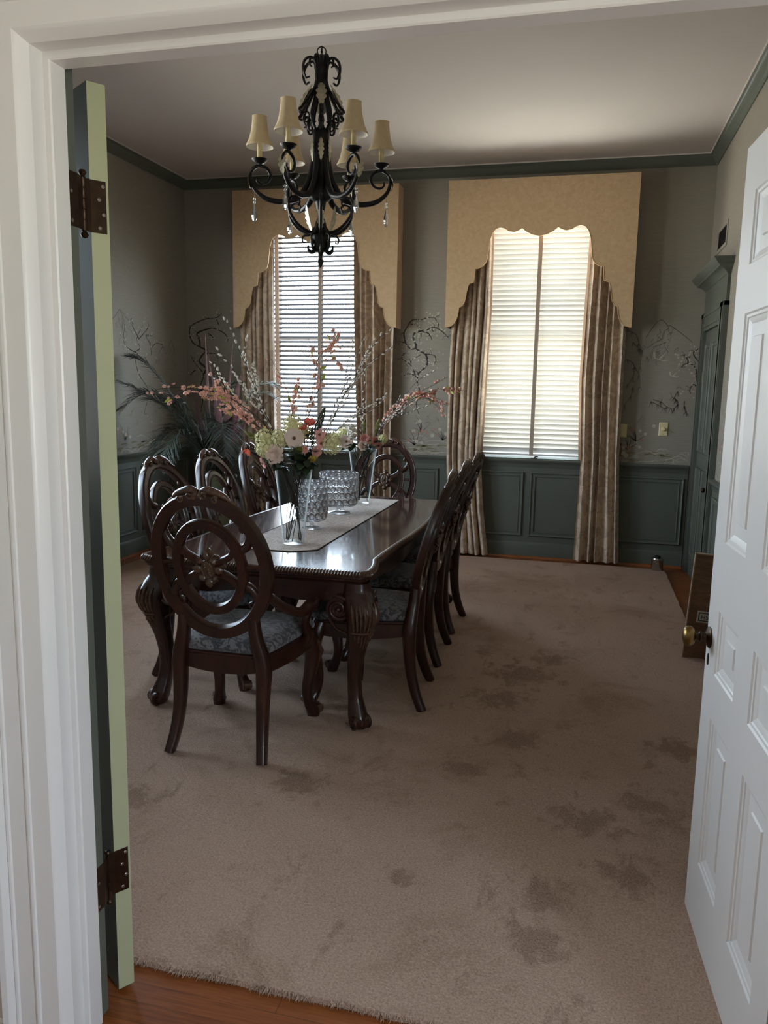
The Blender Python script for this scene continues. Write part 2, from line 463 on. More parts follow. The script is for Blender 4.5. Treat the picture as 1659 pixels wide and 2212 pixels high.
def wall_boxes(mb, a0, a1, z0, z1, holes, fn):
    """wall strip a0..a1 x z0..z1 minus rectangular holes; fn(a0,a1,z0,z1) adds a box"""
    xs = sorted({a0, a1} | {h[0] for h in holes} | {h[1] for h in holes})
    for i in range(len(xs) - 1):
        b0, b1 = xs[i], xs[i+1]
        hs = [h for h in holes if h[0] <= b0 + 1e-6 and h[1] >= b1 - 1e-6]
        if not hs: fn(b0, b1, z0, z1)
        else:
            h = hs[0]
            if h[2] > z0: fn(b0, b1, z0, h[2])
            if h[3] < z1: fn(b0, b1, h[3], z1)

mb = MB(); mb.box(XL - 0.2, 1.62, -2.75, YB + 0.2, -0.08, 0.0)
struct(obj('floor', mb, M['floor'], smooth=None), 'warm brown hardwood plank floor showing around the carpet', 'floor')
mb = MB(); mb.box(XL - 0.2, XR + 0.2, YH + 0.02, YB + 0.2, H, H + 0.1)
struct(obj('ceiling', mb, M['ceiling'], smooth=None), 'plain off-white ceiling of the dining room', 'ceiling')

mb = MB()
wall_boxes(mb, XL - 0.16, XR + 0.16, 0, H, [(W[k] - WH, W[k] + WH, WZ0 - 0.02, WZ1) for k in (1, 2)], lambda a, b, c, d: mb.box(a, b, YB, YB + 0.16, c, d))
wall_back = struct(obj('wall_back', mb, M['paper'], smooth=None), 'window wall with greige scenic wallpaper above green panelling', 'wall')
mb = MB()
wall_boxes(mb, YH, YB, 0, H, [(3.0, 4.0, WZ0 - 0.02, 2.95), (4.4, 5.6, WZ0 - 0.02, 2.95)], lambda a, b, c, d: mb.box(XL - 0.16, XL, a, b, c, d))
wall_left = struct(obj('wall_left', mb, M['paper'], smooth=None), 'left wall with scenic wallpaper, behind the palm arrangement', 'wall')
mb = MB()
mb.box(XR, XR + 0.16, YH, YB, 0, H)
wall_right = struct(obj('wall_right', mb, M['paper'], smooth=None), 'right wall carrying the pedimented green doorway', 'wall')
mb = MB()
wall_boxes(mb, XL - 0.16, 1.56, 0, H, [(JL - 0.02, JR + 0.02, 0, JZ + 0.02)], lambda a, b, c, d: mb.box(a, b, YH, YF, c, d))
wall_front = struct(obj('wall_front', mb, M['hall_wall'], smooth=None), 'hall-side wall around the wide cased opening', 'wall')

# --- wainscot, rails, mouldings
def P_back(a, h, z): return (a, YB - h, z)
def P_left(a, h, z): return (XL + h, a, z)
def P_right(a, h, z): return (XR - h, a, z)
def P_front(a, h, z): return (a, YF + h, z)
WAIN = 0.014
def run_profile(mb, P, a0, a1, prof):
    """extrude a (height-from-wall, z) profile along the wall"""
    n = len(prof)
    vs = [P(a0, h, z) for h, z in prof] + [P(a1, h, z) for h, z in prof]
    fs = [(i, i + 1, n + i + 1, n + i) for i in range(n - 1)] + [tuple(range(n)), tuple(range(2*n - 1, n - 1, -1))]
    mb.add(vs, fs)
def frame_mold(mb, P, a0, a1, z0, z1, base=WAIN):
    prof = [(0, -0.002), (0, 0.012), (0.006, 0.017), (0.013, 0.012), (0.016, 0.007), (0.030, 0.006), (0.034, 0.011), (0.040, 0.010), (0.044, -0.002)]
    rings = []
    for i, h in prof:
        rings.append([P(a0 + i, base + h, z0 + i), P(a1 - i, base + h, z0 + i), P(a1 - i, base + h, z1 - i), P(a0 + i, base + h, z1 - i)])
    mb.loft(rings, True, False)
RAILP = [(0, RAIL - 0.075), (WAIN, RAIL - 0.075), (WAIN + 0.006, RAIL - 0.066), (WAIN + 0.008, RAIL - 0.045), (WAIN + 0.016, RAIL - 0.038), (WAIN + 0.028, RAIL - 0.022), (WAIN + 0.034, RAIL - 0.016), (WAIN + 0.036, RAIL - 0.004), (WAIN + 0.032, RAIL), (0, RAIL)]
BASEP = [(0, 0), (WAIN + 0.014, 0), (WAIN + 0.014, 0.12), (WAIN + 0.010, 0.135), (WAIN + 0.003, 0.145), (0, 0.147)]
SHOEP = [(WAIN + 0.014, 0), (WAIN + 0.030, 0), (WAIN + 0.028, 0.010), (WAIN + 0.020, 0.018), (WAIN + 0.014, 0.020)]

def dress(wall, P, a0, a1, panels, side):
    mb = MB(); run_profile(mb, P, a0, a1, [(0, 0), (WAIN, 0), (WAIN, RAIL - 0.05), (0, RAIL - 0.05)])
    obj('wainscot', mb, M['teal'], wall, smooth=None, label='grey-green painted panelling')
    mb = MB(); run_profile(mb, P, a0, a1, RAILP)
    obj('chair_rail', mb, M['teal'], wall, smooth=50)
    for p in panels:
        mb = MB(); frame_mold(mb, P, *p); obj('panel_moulding', mb, M['teal'], wall, smooth=40)
    mb = MB(); run_profile(mb, P, a0, a1, BASEP)
    bb = struct(obj('baseboard_' + side, mb, M['teal'], smooth=40), 'grey-green baseboard along the ' + {'back': 'window', 'left': 'left', 'right': 'right', 'front': 'door'}[side] + ' wall', 'baseboard')
    mb = MB(); run_profile(mb, P, a0, a1, SHOEP); obj('shoe_moulding', mb, M['floor'], bb, smooth=60)
PZ0, PZ1 = 0.204, 0.790
dress(wall_back, P_back, XL, XR - 0.045, [(-3.80, -3.06, PZ0, PZ1), (-2.98, -2.53, PZ0, PZ1), (-2.45, -1.86, PZ0, PZ1), (-1.78, -1.30, PZ0, PZ1), (-1.22, -0.515, PZ0, PZ1), (-0.450, 0.20, PZ0, PZ1), (0.275, 0.858, PZ0, PZ1)], 'back')
dress(wall_left, P_left, YF, YB, [(3.85, 4.70, PZ0, PZ1), (4.78, 5.42, PZ0, PZ1), (5.50, 6.225, PZ0, PZ1), (6.315, 7.16, PZ0, PZ1)], 'left')
dress(wall_right, P_right, YF, 6.075, [(3.9, 4.9, PZ0, PZ1), (5.0, 5.98, PZ0, PZ1)], 'right')

# crown moulding, one continuous run round the ceiling
prof = [(0, 3.362), (0.010, 3.360), (0.014, 3.368), (0.020, 3.372), (0.030, 3.388), (0.046, 3.414), (0.056, 3.428), (0.064, 3.432), (0.068, 3.438)]
def crown_ring(p, z): return [(XL + p, YF + p, z), (XR - p, YF + p, z), (XR - p, YB - p, z), (XL + p, YB - p, z)]
mb = MB(); mb.loft([crown_ring(p, z) for p, z in prof], True)
mb.cur = 1; mb.loft([crown_ring(0.068, 3.438), crown_ring(0.073, 3.4405), crown_ring(0.073, 3.447)], True)
struct(obj('trim_1', mb, [M['teal'], M['ceiling']], smooth=40), 'grey-green crown moulding round the ceiling', 'crown moulding')

# --- painted mural on the wallpaper (flat print, on the wall itself)
def ribbon(mb, pts, w0, w1, P, h=0.0006, wob=0.0):
    pts = smoothpath([(a, 0, z) for a, z in pts], 5); n = len(pts)
    L = []; R_ = []
    for i, p in enumerate(pts):
        t = (pts[min(i+1, n-1)] - pts[max(i-1, 0)]); t.normalize()
        w = (w0 + (w1 - w0) * i / (n - 1)) * (1 + random.uniform(-wob, wob)) * 0.5
        L.append(P(p.x - t.z * w, h, p.z + t.x * w)); R_.append(P(p.x + t.z * w, h, p.z - t.x * w))
    mb.loft([L, R_], False)
def dab(mb, a, z, r, P, h=0.0008, n=5, petals=True):
    if not petals:
        vs = [P(a + r * math.cos(2*PI*k/n), h, z + r * math.sin(2*PI*k/n) * 0.8) for k in range(n)]
        mb.add(vs, [tuple(range(n))]); return
    o = random.uniform(0, 6)
    for k in range(n):
        c = (a + r * 0.55 * math.cos(o + 2*PI*k/n), z + r * 0.55 * math.sin(o + 2*PI*k/n))
        m_ = 6
        mb.add([P(c[0] + r * 0.5 * math.cos(2*PI*q/m_), h + 0.00002 * k, c[1] + r * 0.5 * math.sin(2*PI*q/m_)) for q in range(m_)], [tuple(range(m_))])
TREE_MID = [[(-1.53,1.594),(-1.519,1.655),(-1.458,1.711),(-1.434,1.766),(-1.455,1.832),(-1.506,1.856),(-1.55,1.88),(-1.594,1.879),(-1.64,1.922),(-1.657,1.976),(-1.661,2.024),(-1.637,2.072),(-1.607,2.12),(-1.569,2.144),(-1.507,2.141),(-1.451,2.159),(-1.389,2.158),(-1.334,2.182)],
 [(-1.547,1.886),(-1.548,1.922),(-1.571,1.964),(-1.566,2.018),(-1.51,2.039),(-1.442,2.054),(-1.381,2.072),(-1.318,2.045),(-1.261,1.995),(-1.239,1.971)],[(-1.51,2.036),(-1.511,2.066),(-1.549,2.096),(-1.606,2.105)],[(-1.492,2.033),(-1.441,2.024),(-1.409,1.988),(-1.402,1.959)],
 [(-1.455,1.832),(-1.411,1.832),(-1.367,1.815),(-1.359,1.772),(-1.371,1.748)],[(-1.544,1.625),(-1.558,1.673),(-1.591,1.734),(-1.629,1.758),(-1.675,1.788),(-1.713,1.787)],[(-1.591,1.74),(-1.586,1.782),(-1.542,1.804),(-1.499,1.826)],[(-1.557,1.643),(-1.614,1.654),(-1.658,1.635)],
 [(-1.377,2.155),(-1.345,2.108),(-1.343,2.072)],[(-1.504,2.03),(-1.5,1.982)],[(-1.405,2.057),(-1.386,2.036)],[(-1.653,1.94),(-1.684,1.936),(-1.716,1.921)],[(-1.675,1.794),(-1.669,1.83),(-1.638,1.843)],[(-1.53,1.594),(-1.50,1.48),(-1.53,1.38),(-1.50,1.27)]]
TREE_CORNER = [[(-3.725,1.507),(-3.687,1.617),(-3.734,1.682),(-3.793,1.746),(-3.82,1.80)],[(-3.687,1.617),(-3.661,1.683),(-3.733,1.747),(-3.683,1.823),(-3.658,1.856),(-3.79,1.92),(-3.83,2.006),(-3.81,2.092),(-3.653,2.156),(-3.546,2.166),(-3.486,2.203)],
 [(-3.718,1.888),(-3.729,1.963),(-3.752,2.017),(-3.655,2.054),(-3.571,2.065),(-3.477,2.028),(-3.424,1.975),(-3.431,1.932)],[(-3.659,1.823),(-3.563,1.824),(-3.528,1.77)],[(-3.734,1.682),(-3.795,1.648),(-3.835,1.615)],[(-3.632,2.017),(-3.584,1.985),(-3.579,1.953)],[(-3.546,2.166),(-3.511,2.081)],[(-3.725,1.507),(-3.70,1.38),(-3.73,1.25)]]
TREE_RIGHT = [[(0.908,1.60),(0.89,1.678),(0.891,1.707),(0.865,1.753),(0.82,1.772),(0.782,1.76),(0.767,1.74)],[(0.91,1.90),(0.862,1.873),(0.858,1.844),(0.901,1.787),(0.908,1.764)],[(0.819,1.775),(0.811,1.81),(0.788,1.832),(0.759,1.85)],[(0.812,1.804),(0.832,1.833)],[(0.906,1.58),(0.871,1.596),(0.849,1.555),(0.855,1.515)]]
SOFT_RIGHT = [[(0.73,1.389),(0.761,1.425),(0.747,1.466),(0.712,1.488),(0.692,1.529)],[(0.729,1.483),(0.753,1.536)],[(0.54,1.444),(0.593,1.421),(0.651,1.393),(0.707,1.394)],[(0.556,1.462),(0.619,1.445),(0.673,1.405),(0.736,1.389)],[(0.832,1.368),(0.812,1.414),(0.815,1.455)],
 [(0.302,2.044),(0.348,2.033),(0.39,1.998),(0.411,1.934),(0.433,1.865),(0.43,1.736)],[(0.317,1.799),(0.365,1.776),(0.39,1.736),(0.429,1.666),(0.441,1.572)],[(0.39,1.736),(0.378,1.653),(0.342,1.594)],[(0.384,1.565),(0.372,1.488),(0.324,1.415)],[(0.359,1.946),(0.414,1.894),(0.443,1.876)]]
HILL_RIGHT = [[(0.464,1.987),(0.515,2.073),(0.54,2.108),(0.583,2.133),(0.637,2.085),(0.653,2.087),(0.7,2.056),(0.764,2.01),(0.84,1.948)],[(0.481,1.9),(0.535,1.941),(0.589,1.975),(0.607,2.033),(0.643,2.067)],[(0.526,1.906),(0.586,1.929),(0.63,1.947)]]
TREE_LEFT = [[(6.272,1.785),(6.382,1.829),(6.332,1.903),(6.41,2.005)],[(6.35,1.895),(6.522,2.014),(6.524,2.063)],[(6.567,1.769),(6.552,1.868),(6.481,1.942),(6.595,1.95)],[(6.57,1.839),(6.65,1.884),(6.769,1.881)],[(6.343,1.779),(6.187,1.818),(6.122,1.88),(6.144,1.984)],[(6.368,1.906),(6.284,1.995),(6.253,2.078)],[(6.272,1.785),(6.35,1.6),(6.5,1.45),(6.42,1.25)]]
HILL_LEFT = [[(5.80,1.95),(5.999,2.064),(6.077,2.131),(6.15,2.087),(6.233,2.039),(6.308,1.959)],[(6.077,2.126),(6.132,2.067),(6.11,1.982),(6.139,1.891)],[(6.70,1.80),(6.78,1.86),(6.84,1.80),(6.93,1.93),(7.0,1.80)]]
def mural(wall, P, spans, trees, soft, hills, tscale=1.0):
    a = MB(); bl = MB(); s = MB(); g = MB(); pk = MB(); gr = MB()
    for t in trees:
        w = 0.020 if len(t) > 7 else 0.012
        ribbon(a, t, w * tscale, 0.005, P, 0.0006, 0.35)
        for k in range(3 * len(t)):
            q = random.choice(t); dab(bl, q[0] + random.gauss(0, 0.035), q[1] + random.gauss(0, 0.03), random.uniform(0.004, 0.009), P, 0.0010, 4)
        for k in range(len(t) // 2):
            q = random.choice(t[1:]); d = random.uniform(0, 6.28)
            ribbon(a, [q, (q[0] + 0.025 * math.cos(d), q[1] + 0.02 * math.sin(d)), (q[0] + 0.05 * math.cos(d + 0.5), q[1] + 0.045 * math.sin(d + 0.5))], 0.004, 0.002, P)
    for t in soft:
        ribbon(s, t, 0.009, 0.003, P)
        for k in range(12):
            q = random.choice(t); d = random.uniform(-2.4, -0.9)
            ribbon(s, [q, (q[0] + 0.02 * math.cos(d), q[1] + 0.02 * math.sin(d)), (q[0] + 0.035 * math.cos(d), q[1] + 0.05 * math.sin(d))], 0.006, 0.001, P)
    for t in hills:
        ribbon(s, t, 0.006, 0.006, P, 0.0006, 0.4)
        for k in range(16):
            q = random.choice(t); x = q[0] + random.uniform(-0.05, 0.05); z = q[1] - random.uniform(0.02, 0.12)
            ribbon(s, [(x, z), (x + random.uniform(-0.02, 0.02), z - 0.02), (x + random.uniform(-0.03, 0.03), z - 0.045)], 0.005, 0.001, P)
    for (x0, x1) in spans:
        n = int((x1 - x0) * 26) + 4
        for k in range(n):       # pale banks and rocks along the bottom
            x = random.uniform(x0, x1); z = 0.92 + random.random() ** 2 * 0.14; L = random.uniform(0.05, 0.2)
            e = min(x + L, x1)
            ribbon(bl, [(x, z), ((x + e) / 2, z + random.uniform(0.0, 0.03)), (e, z + random.uniform(-0.012, 0.012))], 0.006, 0.003, P, 0.0004 + 0.00001 * k)
        for k in range(n // 2):
            x = random.uniform(x0, max(x0, x1 - 0.1)); z = 0.925 + random.random() * 0.08
            ribbon(gr, [(x, z), (x + 0.05, z + 0.006), (x + 0.1, z)], 0.016, 0.004, P, 0.0003)
        for k in range(max(2, int((x1 - x0) * 5))):   # flowering shrubs
            x = random.uniform(x0 + 0.03, x1 - 0.03); z = random.uniform(0.95, 1.12)
            for q in range(7):
                d = random.uniform(0.4, 2.7); L = random.uniform(0.05, 0.16)
                ribbon(s if q % 2 else a, [(x, z), (x + L * 0.5 * math.cos(d), z + L * 0.55 * math.sin(d)), (x + L * math.cos(d + 0.2), z + L * math.sin(d))], 0.007, 0.002, P)
            for q in range(5):
                dab(pk if q % 2 else bl, x + random.gauss(0, 0.06), z + abs(random.gauss(0, 0.09)), random.uniform(0.010, 0.02), P, 0.0011)
        for k in range(int((x1 - x0) * 14)):   # thin distant foliage
            x = random.uniform(x0, x1); z = random.uniform(1.15, 1.7)
            for q in range(4):
                d = random.uniform(0, 6.28)
                ribbon(s, [(x, z), (x + 0.02 * math.cos(d), z + 0.02 * math.sin(d)), (x + 0.04 * math.cos(d + 0.4), z + 0.04 * math.sin(d + 0.4))], 0.003, 0.001, P)
    for nm, m_, k in (('mural_branches', a, 'ink_dark'), ('mural_blossoms', bl, 'ink_pale'), ('mural_hills', s, 'ink_mid'), ('mural_roses', pk, 'ink_pink'), ('mural_banks', gr, 'ink_green')):
        if m_.v: obj(nm, m_, M[k], wall, smooth=None)
mural(wall_back, P_back, [(-3.85, -3.2), (-1.78, -1.15), (0.26, 0.88)], TREE_MID + TREE_CORNER + TREE_RIGHT, SOFT_RIGHT, HILL_RIGHT)
mural(wall_left, P_left, [(5.2, 7.2)], TREE_LEFT, [], HILL_LEFT, 0.7)
mural(wall_right, P_right, [(3.6, 6.0)], [], [], [])
mb = MB()   # two birds in the mural
for (x, z, s) in ((0.575, 1.805, 1.0), (0.70, 1.665, 0.6)):
    ribbon(mb, [(x - 0.035*s, z + 0.06*s), (x - 0.03*s, z + 0.02*s), (x, z), (x + 0.05*s, z - 0.012*s), (x + 0.09*s, z - 0.005*s)], 0.018*s, 0.003, P_back)
    ribbon(mb, [(x + 0.01*s, z), (x + 0.03*s, z + 0.025*s), (x + 0.055*s, z + 0.05*s)], 0.016*s, 0.003, P_back, 0.0008)
obj('mural_birds', mb, M['ink_pale'], wall_back, smooth=None)

# --- windows: frame, sashes, panes, and the place outside is open sky
def window(n, c, half, z0, z1, P, inv):
    """P(a, depth into the wall, z)"""
    root = struct(empty('window_%d' % n, P(c, 0, z0)), ['', 'left back window behind the open slatted blind', 'right back window behind the closed cream blind', 'side window on the left wall nearer the palm', 'added unseen side window on the left wall nearer the doors', 'hall window to the right of the viewpoint'][n], 'window')
    root.location = (0, 0, 0)
    def bx(mb, a0, a1, d0, d1, za, zb):
        mb.prism([(a0, za), (a1, za), (a1, zb), (a0, zb)], lambda a, b, d: P(a, d, b), d0, d1)
    mb = MB()
    for a0, a1, za, zb in ((c - half, c - half + 0.02, z0, z1), (c + half - 0.02, c + half, z0, z1), (c - half + 0.02, c + half - 0.02, z1 - 0.02, z1)): bx(mb, a0, a1, 0.0, 0.158, za, zb)
    obj('window_frame', mb, M['white'], root, smooth=None)
    mb = MB(); bx(mb, c - half - (0.0), c + half, -0.030, 0.158, z0 - 0.02, z0); obj('window_sill', mb, M['teal'], root, smooth=None)
    i = 0.022; zm = (z0 + z1) / 2
    for lo, hi, d in ((z0 + 0.001, zm + 0.022, 0.092), (zm - 0.022, z1 - 0.022, 0.122)):
        mb = MB()
        for a0, a1, za, zb in ((c - half + i, c - half + i + 0.045, lo, hi), (c + half - i - 0.045, c + half - i, lo, hi), (c - half + i + 0.045, c + half - i - 0.045, lo, lo + 0.045), (c - half + i + 0.045, c + half - i - 0.045, hi - 0.045, hi)):
            bx(mb, a0, a1, d, d + 0.028, za, zb)
        s = obj('sash', mb, M['white'], root, smooth=None)
        mb = MB(); bx(mb, c - half + i + 0.045, c + half - i - 0.045, d + 0.012, d + 0.016, lo + 0.045, hi - 0.045)
        obj('pane', mb, M['pane'], s, smooth=None)
    return root
wa = window(1, W[1], WH, WZ0, WZ1, lambda a, d, z: (a, YB + d, z), 1)
wb = window(2, W[2], WH, WZ0, WZ1, lambda a, d, z: (a, YB + d, z), 1)
wc = window(3, 5.0, 0.6, WZ0, 2.95, lambda a, d, z: (XL - d, a, z), -1)
wd = window(4, 3.5, 0.5, WZ0, 2.95, lambda a, d, z: (XL - d, a, z), -1)  # second side window, out of view, added to raise the room's light

# --- hall side: casing with stepped reveal, teal jamb, hall baseboard
prof = [(0, 1.46), (0, 1.4165), (0.003, 1.4138), (0.013, 1.4138), (0.016, 1.4150), (0.016, 1.377), (0.020, 1.370), (0.0275, 1.358), (0.031, 1.3538), (0.034, 1.352), (0.079, 1.352), (0.081, 1.3485), (0.086, 1.347), (0.091, 1.3485), (0.093, 1.352), (0.134, 1.352), (0.137, 1.3485), (0.142, 1.347), (0.145, 1.350), (0.150, 1.344), (0.157, 1.338), (0.171, 1.336), (0.175, 1.340), (0.175, 1.376)]
rl, rr, rz = JL + 0.012, JR - 0.012, 2.113
mb = MB()
mb.loft([[(rl - o, y, 0.0), (rl - o, y, rz + o), (rr + o, y, rz + o), (rr + o, y, 0.0)] for o, y in prof], False)
struct(obj('trim_2', mb, M['white'], smooth=28), 'white stepped casing round the double-door opening', 'door casing')
mb = MB()
for x0, x1, z0, z1 in ((JL - 0.02, JL, 0, JZ + 0.02), (JR, JR + 0.02, 0, JZ + 0.02), (JL, JR, JZ, JZ + 0.02)): mb.box(x0, x1, 1.42, 1.502, z0, z1)
struct(obj('trim_3', mb, M['teal'], smooth=None), 'grey-green jamb lining of the double-door opening', 'door jamb')
mb = MB()
for x0, x1, z0, z1 in ((JL - 0.12, JL - 0.022, 0, JZ + 0.12), (JR + 0.022, JR + 0.12, 0, JZ + 0.12), (JL - 0.022, JR + 0.022, JZ + 0.022, JZ + 0.12)): mb.box(x0, x1, 1.50, 1.512, z0, z1)
struct(obj('trim_4', mb, M['teal'], smooth=None), 'grey-green casing on the dining-room side of the opening', 'door casing')
mb = MB(); run_profile(mb, lambda a, h, z: (a, YH - h, z), XL - 0.1, rl - 0.176, [(0, 0), (0.020, 0), (0.020, 0.045), (0.014, 0.05), (0.014, 0.115), (0.010, 0.125), (0.004, 0.14), (0, 0.142)])
struct(obj('baseboard_hall', mb, M['white'], smooth=40), 'white hall baseboard left of the door casing', 'baseboard')
# the hall behind the camera
mb = MB(); mb.box(XL - 0.2, 1.62, -2.75, YH, 2.75, 2.85); struct(obj('ceiling_hall', mb, M['white'], smooth=None), 'white hall ceiling behind the viewpoint', 'ceiling')
mb = MB(); mb.box(-2.0, -1.9, -2.7, YH, 0, 2.75); struct(obj('wall_hall_left', mb, M['hall_wall'], smooth=None), 'left hall wall beside the viewpoint', 'wall')
mb = MB(); wall_boxes(mb, -2.7, YH, 0, 2.75, [(-1.20, -0.04, 0.88, 2.05)], lambda a, b, c, d: mb.box(1.45, 1.55, a, b, c, d)); struct(obj('wall_hall_right', mb, M['hall_wall'], smooth=None), 'right hall wall beside the viewpoint', 'wall')
mb = MB()
wall_boxes(mb, -2.0, 1.55, 0, 2.75, [], lambda a, b, c, d: mb.box(a, b, -2.7, -2.6, c, d))
wall_hall_back = struct(obj('wall_hall_back', mb, M['hall_wall'], smooth=None), 'plain hall wall behind the viewpoint', 'wall')

window(5, -0.62, 0.58, 0.90, 2.05, lambda a, d, z: (1.45 + d, a, z), -1)

# --- the two panelled door leaves
ROWS = [(2.002, 1.824), (1.706, 1.122), (0.937, 0.763), (0.640, 0.214)]
LW, LH0, LH1, LT = 0.742, 0.012, 2.126, 0.040
def leaf_mesh(m_edge):
    """x 0..LW from the free edge, y 0..LT thickness (y=0 hall face), z up"""
    mb = MB()
    xs = [0, 0.108, 0.304, 0.434, 0.634, LW]
    zs = [LH0] + sorted([z for r in ROWS for z in r]) + [LH1]
    for side in (0, 1):
        mb.cur = side
        def pt(x, z, d): return (x, d if side == 0 else LT - d, z)
        for i in range(5):
            for j in range(len(zs) - 1):
                x0, x1, z0, z1 = xs[i], xs[i+1], zs[j], zs[j+1]
                if i in (1, 3) and j % 2 == 1:
                    pf = [(0, 0), (0.004, 0.004), (0.010, 0.005), (0.013, 0.008), (0.020, 0.010), (0.027, 0.0135), (0.030, 0.0135), (0.058, 0.0125), (0.061, 0.0085)]
                    rings = [[pt(x0 + q, z0 + q, d), pt(x1 - q, z0 + q, d), pt(x1 - q, z1 - q, d), pt(x0 + q, z1 - q, d)] for q, d in pf]
                    if side == 1: rings = [list(reversed(r)) for r in rings]
                    mb.loft(rings, True); mb.add(rings[-1], [(0, 1, 2, 3)])
                else:
                    q = [pt(x0, z0, 0), pt(x1, z0, 0), pt(x1, z1, 0), pt(x0, z1, 0)]
                    mb.add(q if side == 0 else list(reversed(q)), [(0, 1, 2, 3)])
    mb.cur = 2
    a, b = [(0, 0, LH0), (LW, 0, LH0), (LW, 0, LH1), (0, 0, LH1)], [(0, LT, LH0), (LW, LT, LH0), (LW, LT, LH1), (0, LT, LH1)]
    for i in range(4):
        j = (i + 1) % 4; mb.add([a[i], b[i], b[j], a[j]], [(0, 1, 2, 3)])
    return mb
def hinge(parent, px, py, z0, z1, leaves):
    """barrel at (px,py); leaves: (start xy, direction xy, facing xy, width)"""
    h = empty('hinge', (0, 0, 0), 0, parent); h['label'] = 'dark bronze butt hinge with slotted screws'
    mb = MB(); r = 0.0062
    mb.lathe([(0.0, z0 - 0.016), (0.006, z0 - 0.014), (0.0085, z0 - 0.009), (0.006, z0 - 0.004), (0.004, z0 - 0.002), (r, z0)] + [q for k in range(5) for q in ((r, z0 + (z1-z0) * (k + 0.02) / 5), (r, z0 + (z1-z0) * (k + 0.94) / 5), (r * 0.86, z0 + (z1-z0) * (k + 0.97) / 5))] + [(r, z1), (0.004, z1 + 0.002), (0.006, z1 + 0.004), (0.0085, z1 + 0.009), (0.006, z1 + 0.014), (0.0, z1 + 0.016)], 12, (px, py, 0))
    obj('hinge_pin', mb, M['bronze'], h, smooth=40)
    for st, d, fc, w in leaves:
        mb = MB(); n = Vector((fc[0], fc[1], 0)).normalized(); D = Vector((d[0], d[1], 0)).normalized(); t = 0.0018
        c = Vector((st[0], st[1], 0)); Z0, Z1 = Vector((0, 0, z0)), Vector((0, 0, z1))
        b0 = Vector((px, py, 0))
        mb.add([c + n*t + Z0, c + D*w + n*t + Z0, c + D*w + n*t + Z1, c + n*t + Z1, c + Z0, c + D*w + Z0, c + D*w + Z1, c + Z1, b0 + Z0, b0 + Z1],
               [(0,1,2,3),(7,6,5,4),(1,5,6,2),(2,6,7,3),(0,4,5,1),(0,3,9,8),(4,8,9,7)])
        obj('hinge_leaf', mb, M['bronze'], h, smooth=None)
        for k, (o, zf) in enumerate(((0.55, 0.10), (0.82, 0.36), (0.55, 0.64), (0.82, 0.90))):
            mb = MB(); p = c + D * (o * w) + n * (t + 0.0002); p.z = z0 + (z1 - z0) * zf
            q = []
            for m_ in range(10):
                an = 2 * PI * m_ / 10; q.append(p + D * (0.0042 * math.cos(an)) + Vector((0, 0, 0.0042 * math.sin(an))))
            for m_ in range(10): q.append(q[m_] * 0.6 + p * 0.4 + n * 0.0009)
            mb.add(q, [tuple(range(10, 20))] + [(m_, (m_+1) % 10, 10 + (m_+1) % 10, 10 + m_) for m_ in range(10)])
            obj('screw', mb, M['screw'], h, smooth=None)

# door 2: right leaf, standing open just short of square
ang = math.atan2(-0.9974, 0.072)
door2 = struct(empty('door_2', (0.364, 2.2915, 0), ang), 'white panelled door leaf with brass knob, open on the right', 'door')
mb = leaf_mesh(0)
obj('door_leaf', mb, [M['white'], M['teal'], M['white']], door2, smooth=20)
kb = empty('knob', (0.033, 0, 0.843), 0, door2); kb['label'] = 'worn brass oval knob on a dark round rose'
mb = MB(); mb.lathe([(0.0, 0.0), (0.029, 0.0), (0.030, 0.003), (0.026, 0.006), (0.018, 0.009), (0.012, 0.012), (0.011, 0.02), (0.014, 0.022), (0.014, 0.027), (0.010, 0.030), (0.0085, 0.038)], 24)
mb.v = [(x, -z, y) for x, y, z in mb.v]
obj('knob_rose', mb, M['bronze'], kb, smooth=40)
mb = MB(); mb.lathe([(0.0085, 0.036), (0.012, 0.040), (0.022, 0.043), (0.0275, 0.049), (0.0285, 0.056), (0.0265, 0.063), (0.020, 0.069), (0.010, 0.072), (0.0, 0.0725)], 28)
mb.v = [(x, -z, y) for x, y, z in mb.v]
obj('knob_grip', mb, M['brass'], kb, smooth=60)
mb = MB(); mb.prism([(0.007 * math.cos(a), 0.017 * math.sin(a)) for a in [2*PI*k/20 for k in range(20)]], lambda a, b, d: (0.035 + a, -d, 0.781 + b), 0.0, 0.0022)
obj('keyhole_plate', mb, M['bronze'], door2, smooth=40)

# door 1: left leaf swung right back; its hinge edge faces the hall
ex = Vector((0.0218, 0.0324, 0)).normalized()          # along the edge thickness
dx = Vector((-ex.y, ex.x, 0))                            # from the hinge edge to the free edge
NC = Vector((-1.047, 1.550, 0))
door1 = struct(empty('door_1', (0, 0, 0)), 'left door leaf swung fully back, pale green edge with two hinges', 'door')
mb = leaf_mesh(0)
mb.v = [tuple(NC + dx * (LW - x) + ex * (LT - y) + Vector((0, 0, z))) for x, y, z in mb.v]
mb.f = [list(q) for q in mb.f]
obj('door_leaf', mb, [M['white'], M['teal'], M['edge_green']], door1, smooth=20)
for z0, z1 in ((1.822, 1.930), (0.275, 0.385)):
    hinge(door1, -1.0500, 1.5300, z0, z1, [((JL + 0.0003, 1.5025), (0, -1), (1, 0), 0.040), ((NC - dx * 0.0005).to_2d(), ex.to_2d(), (-dx).to_2d(), 0.034)])

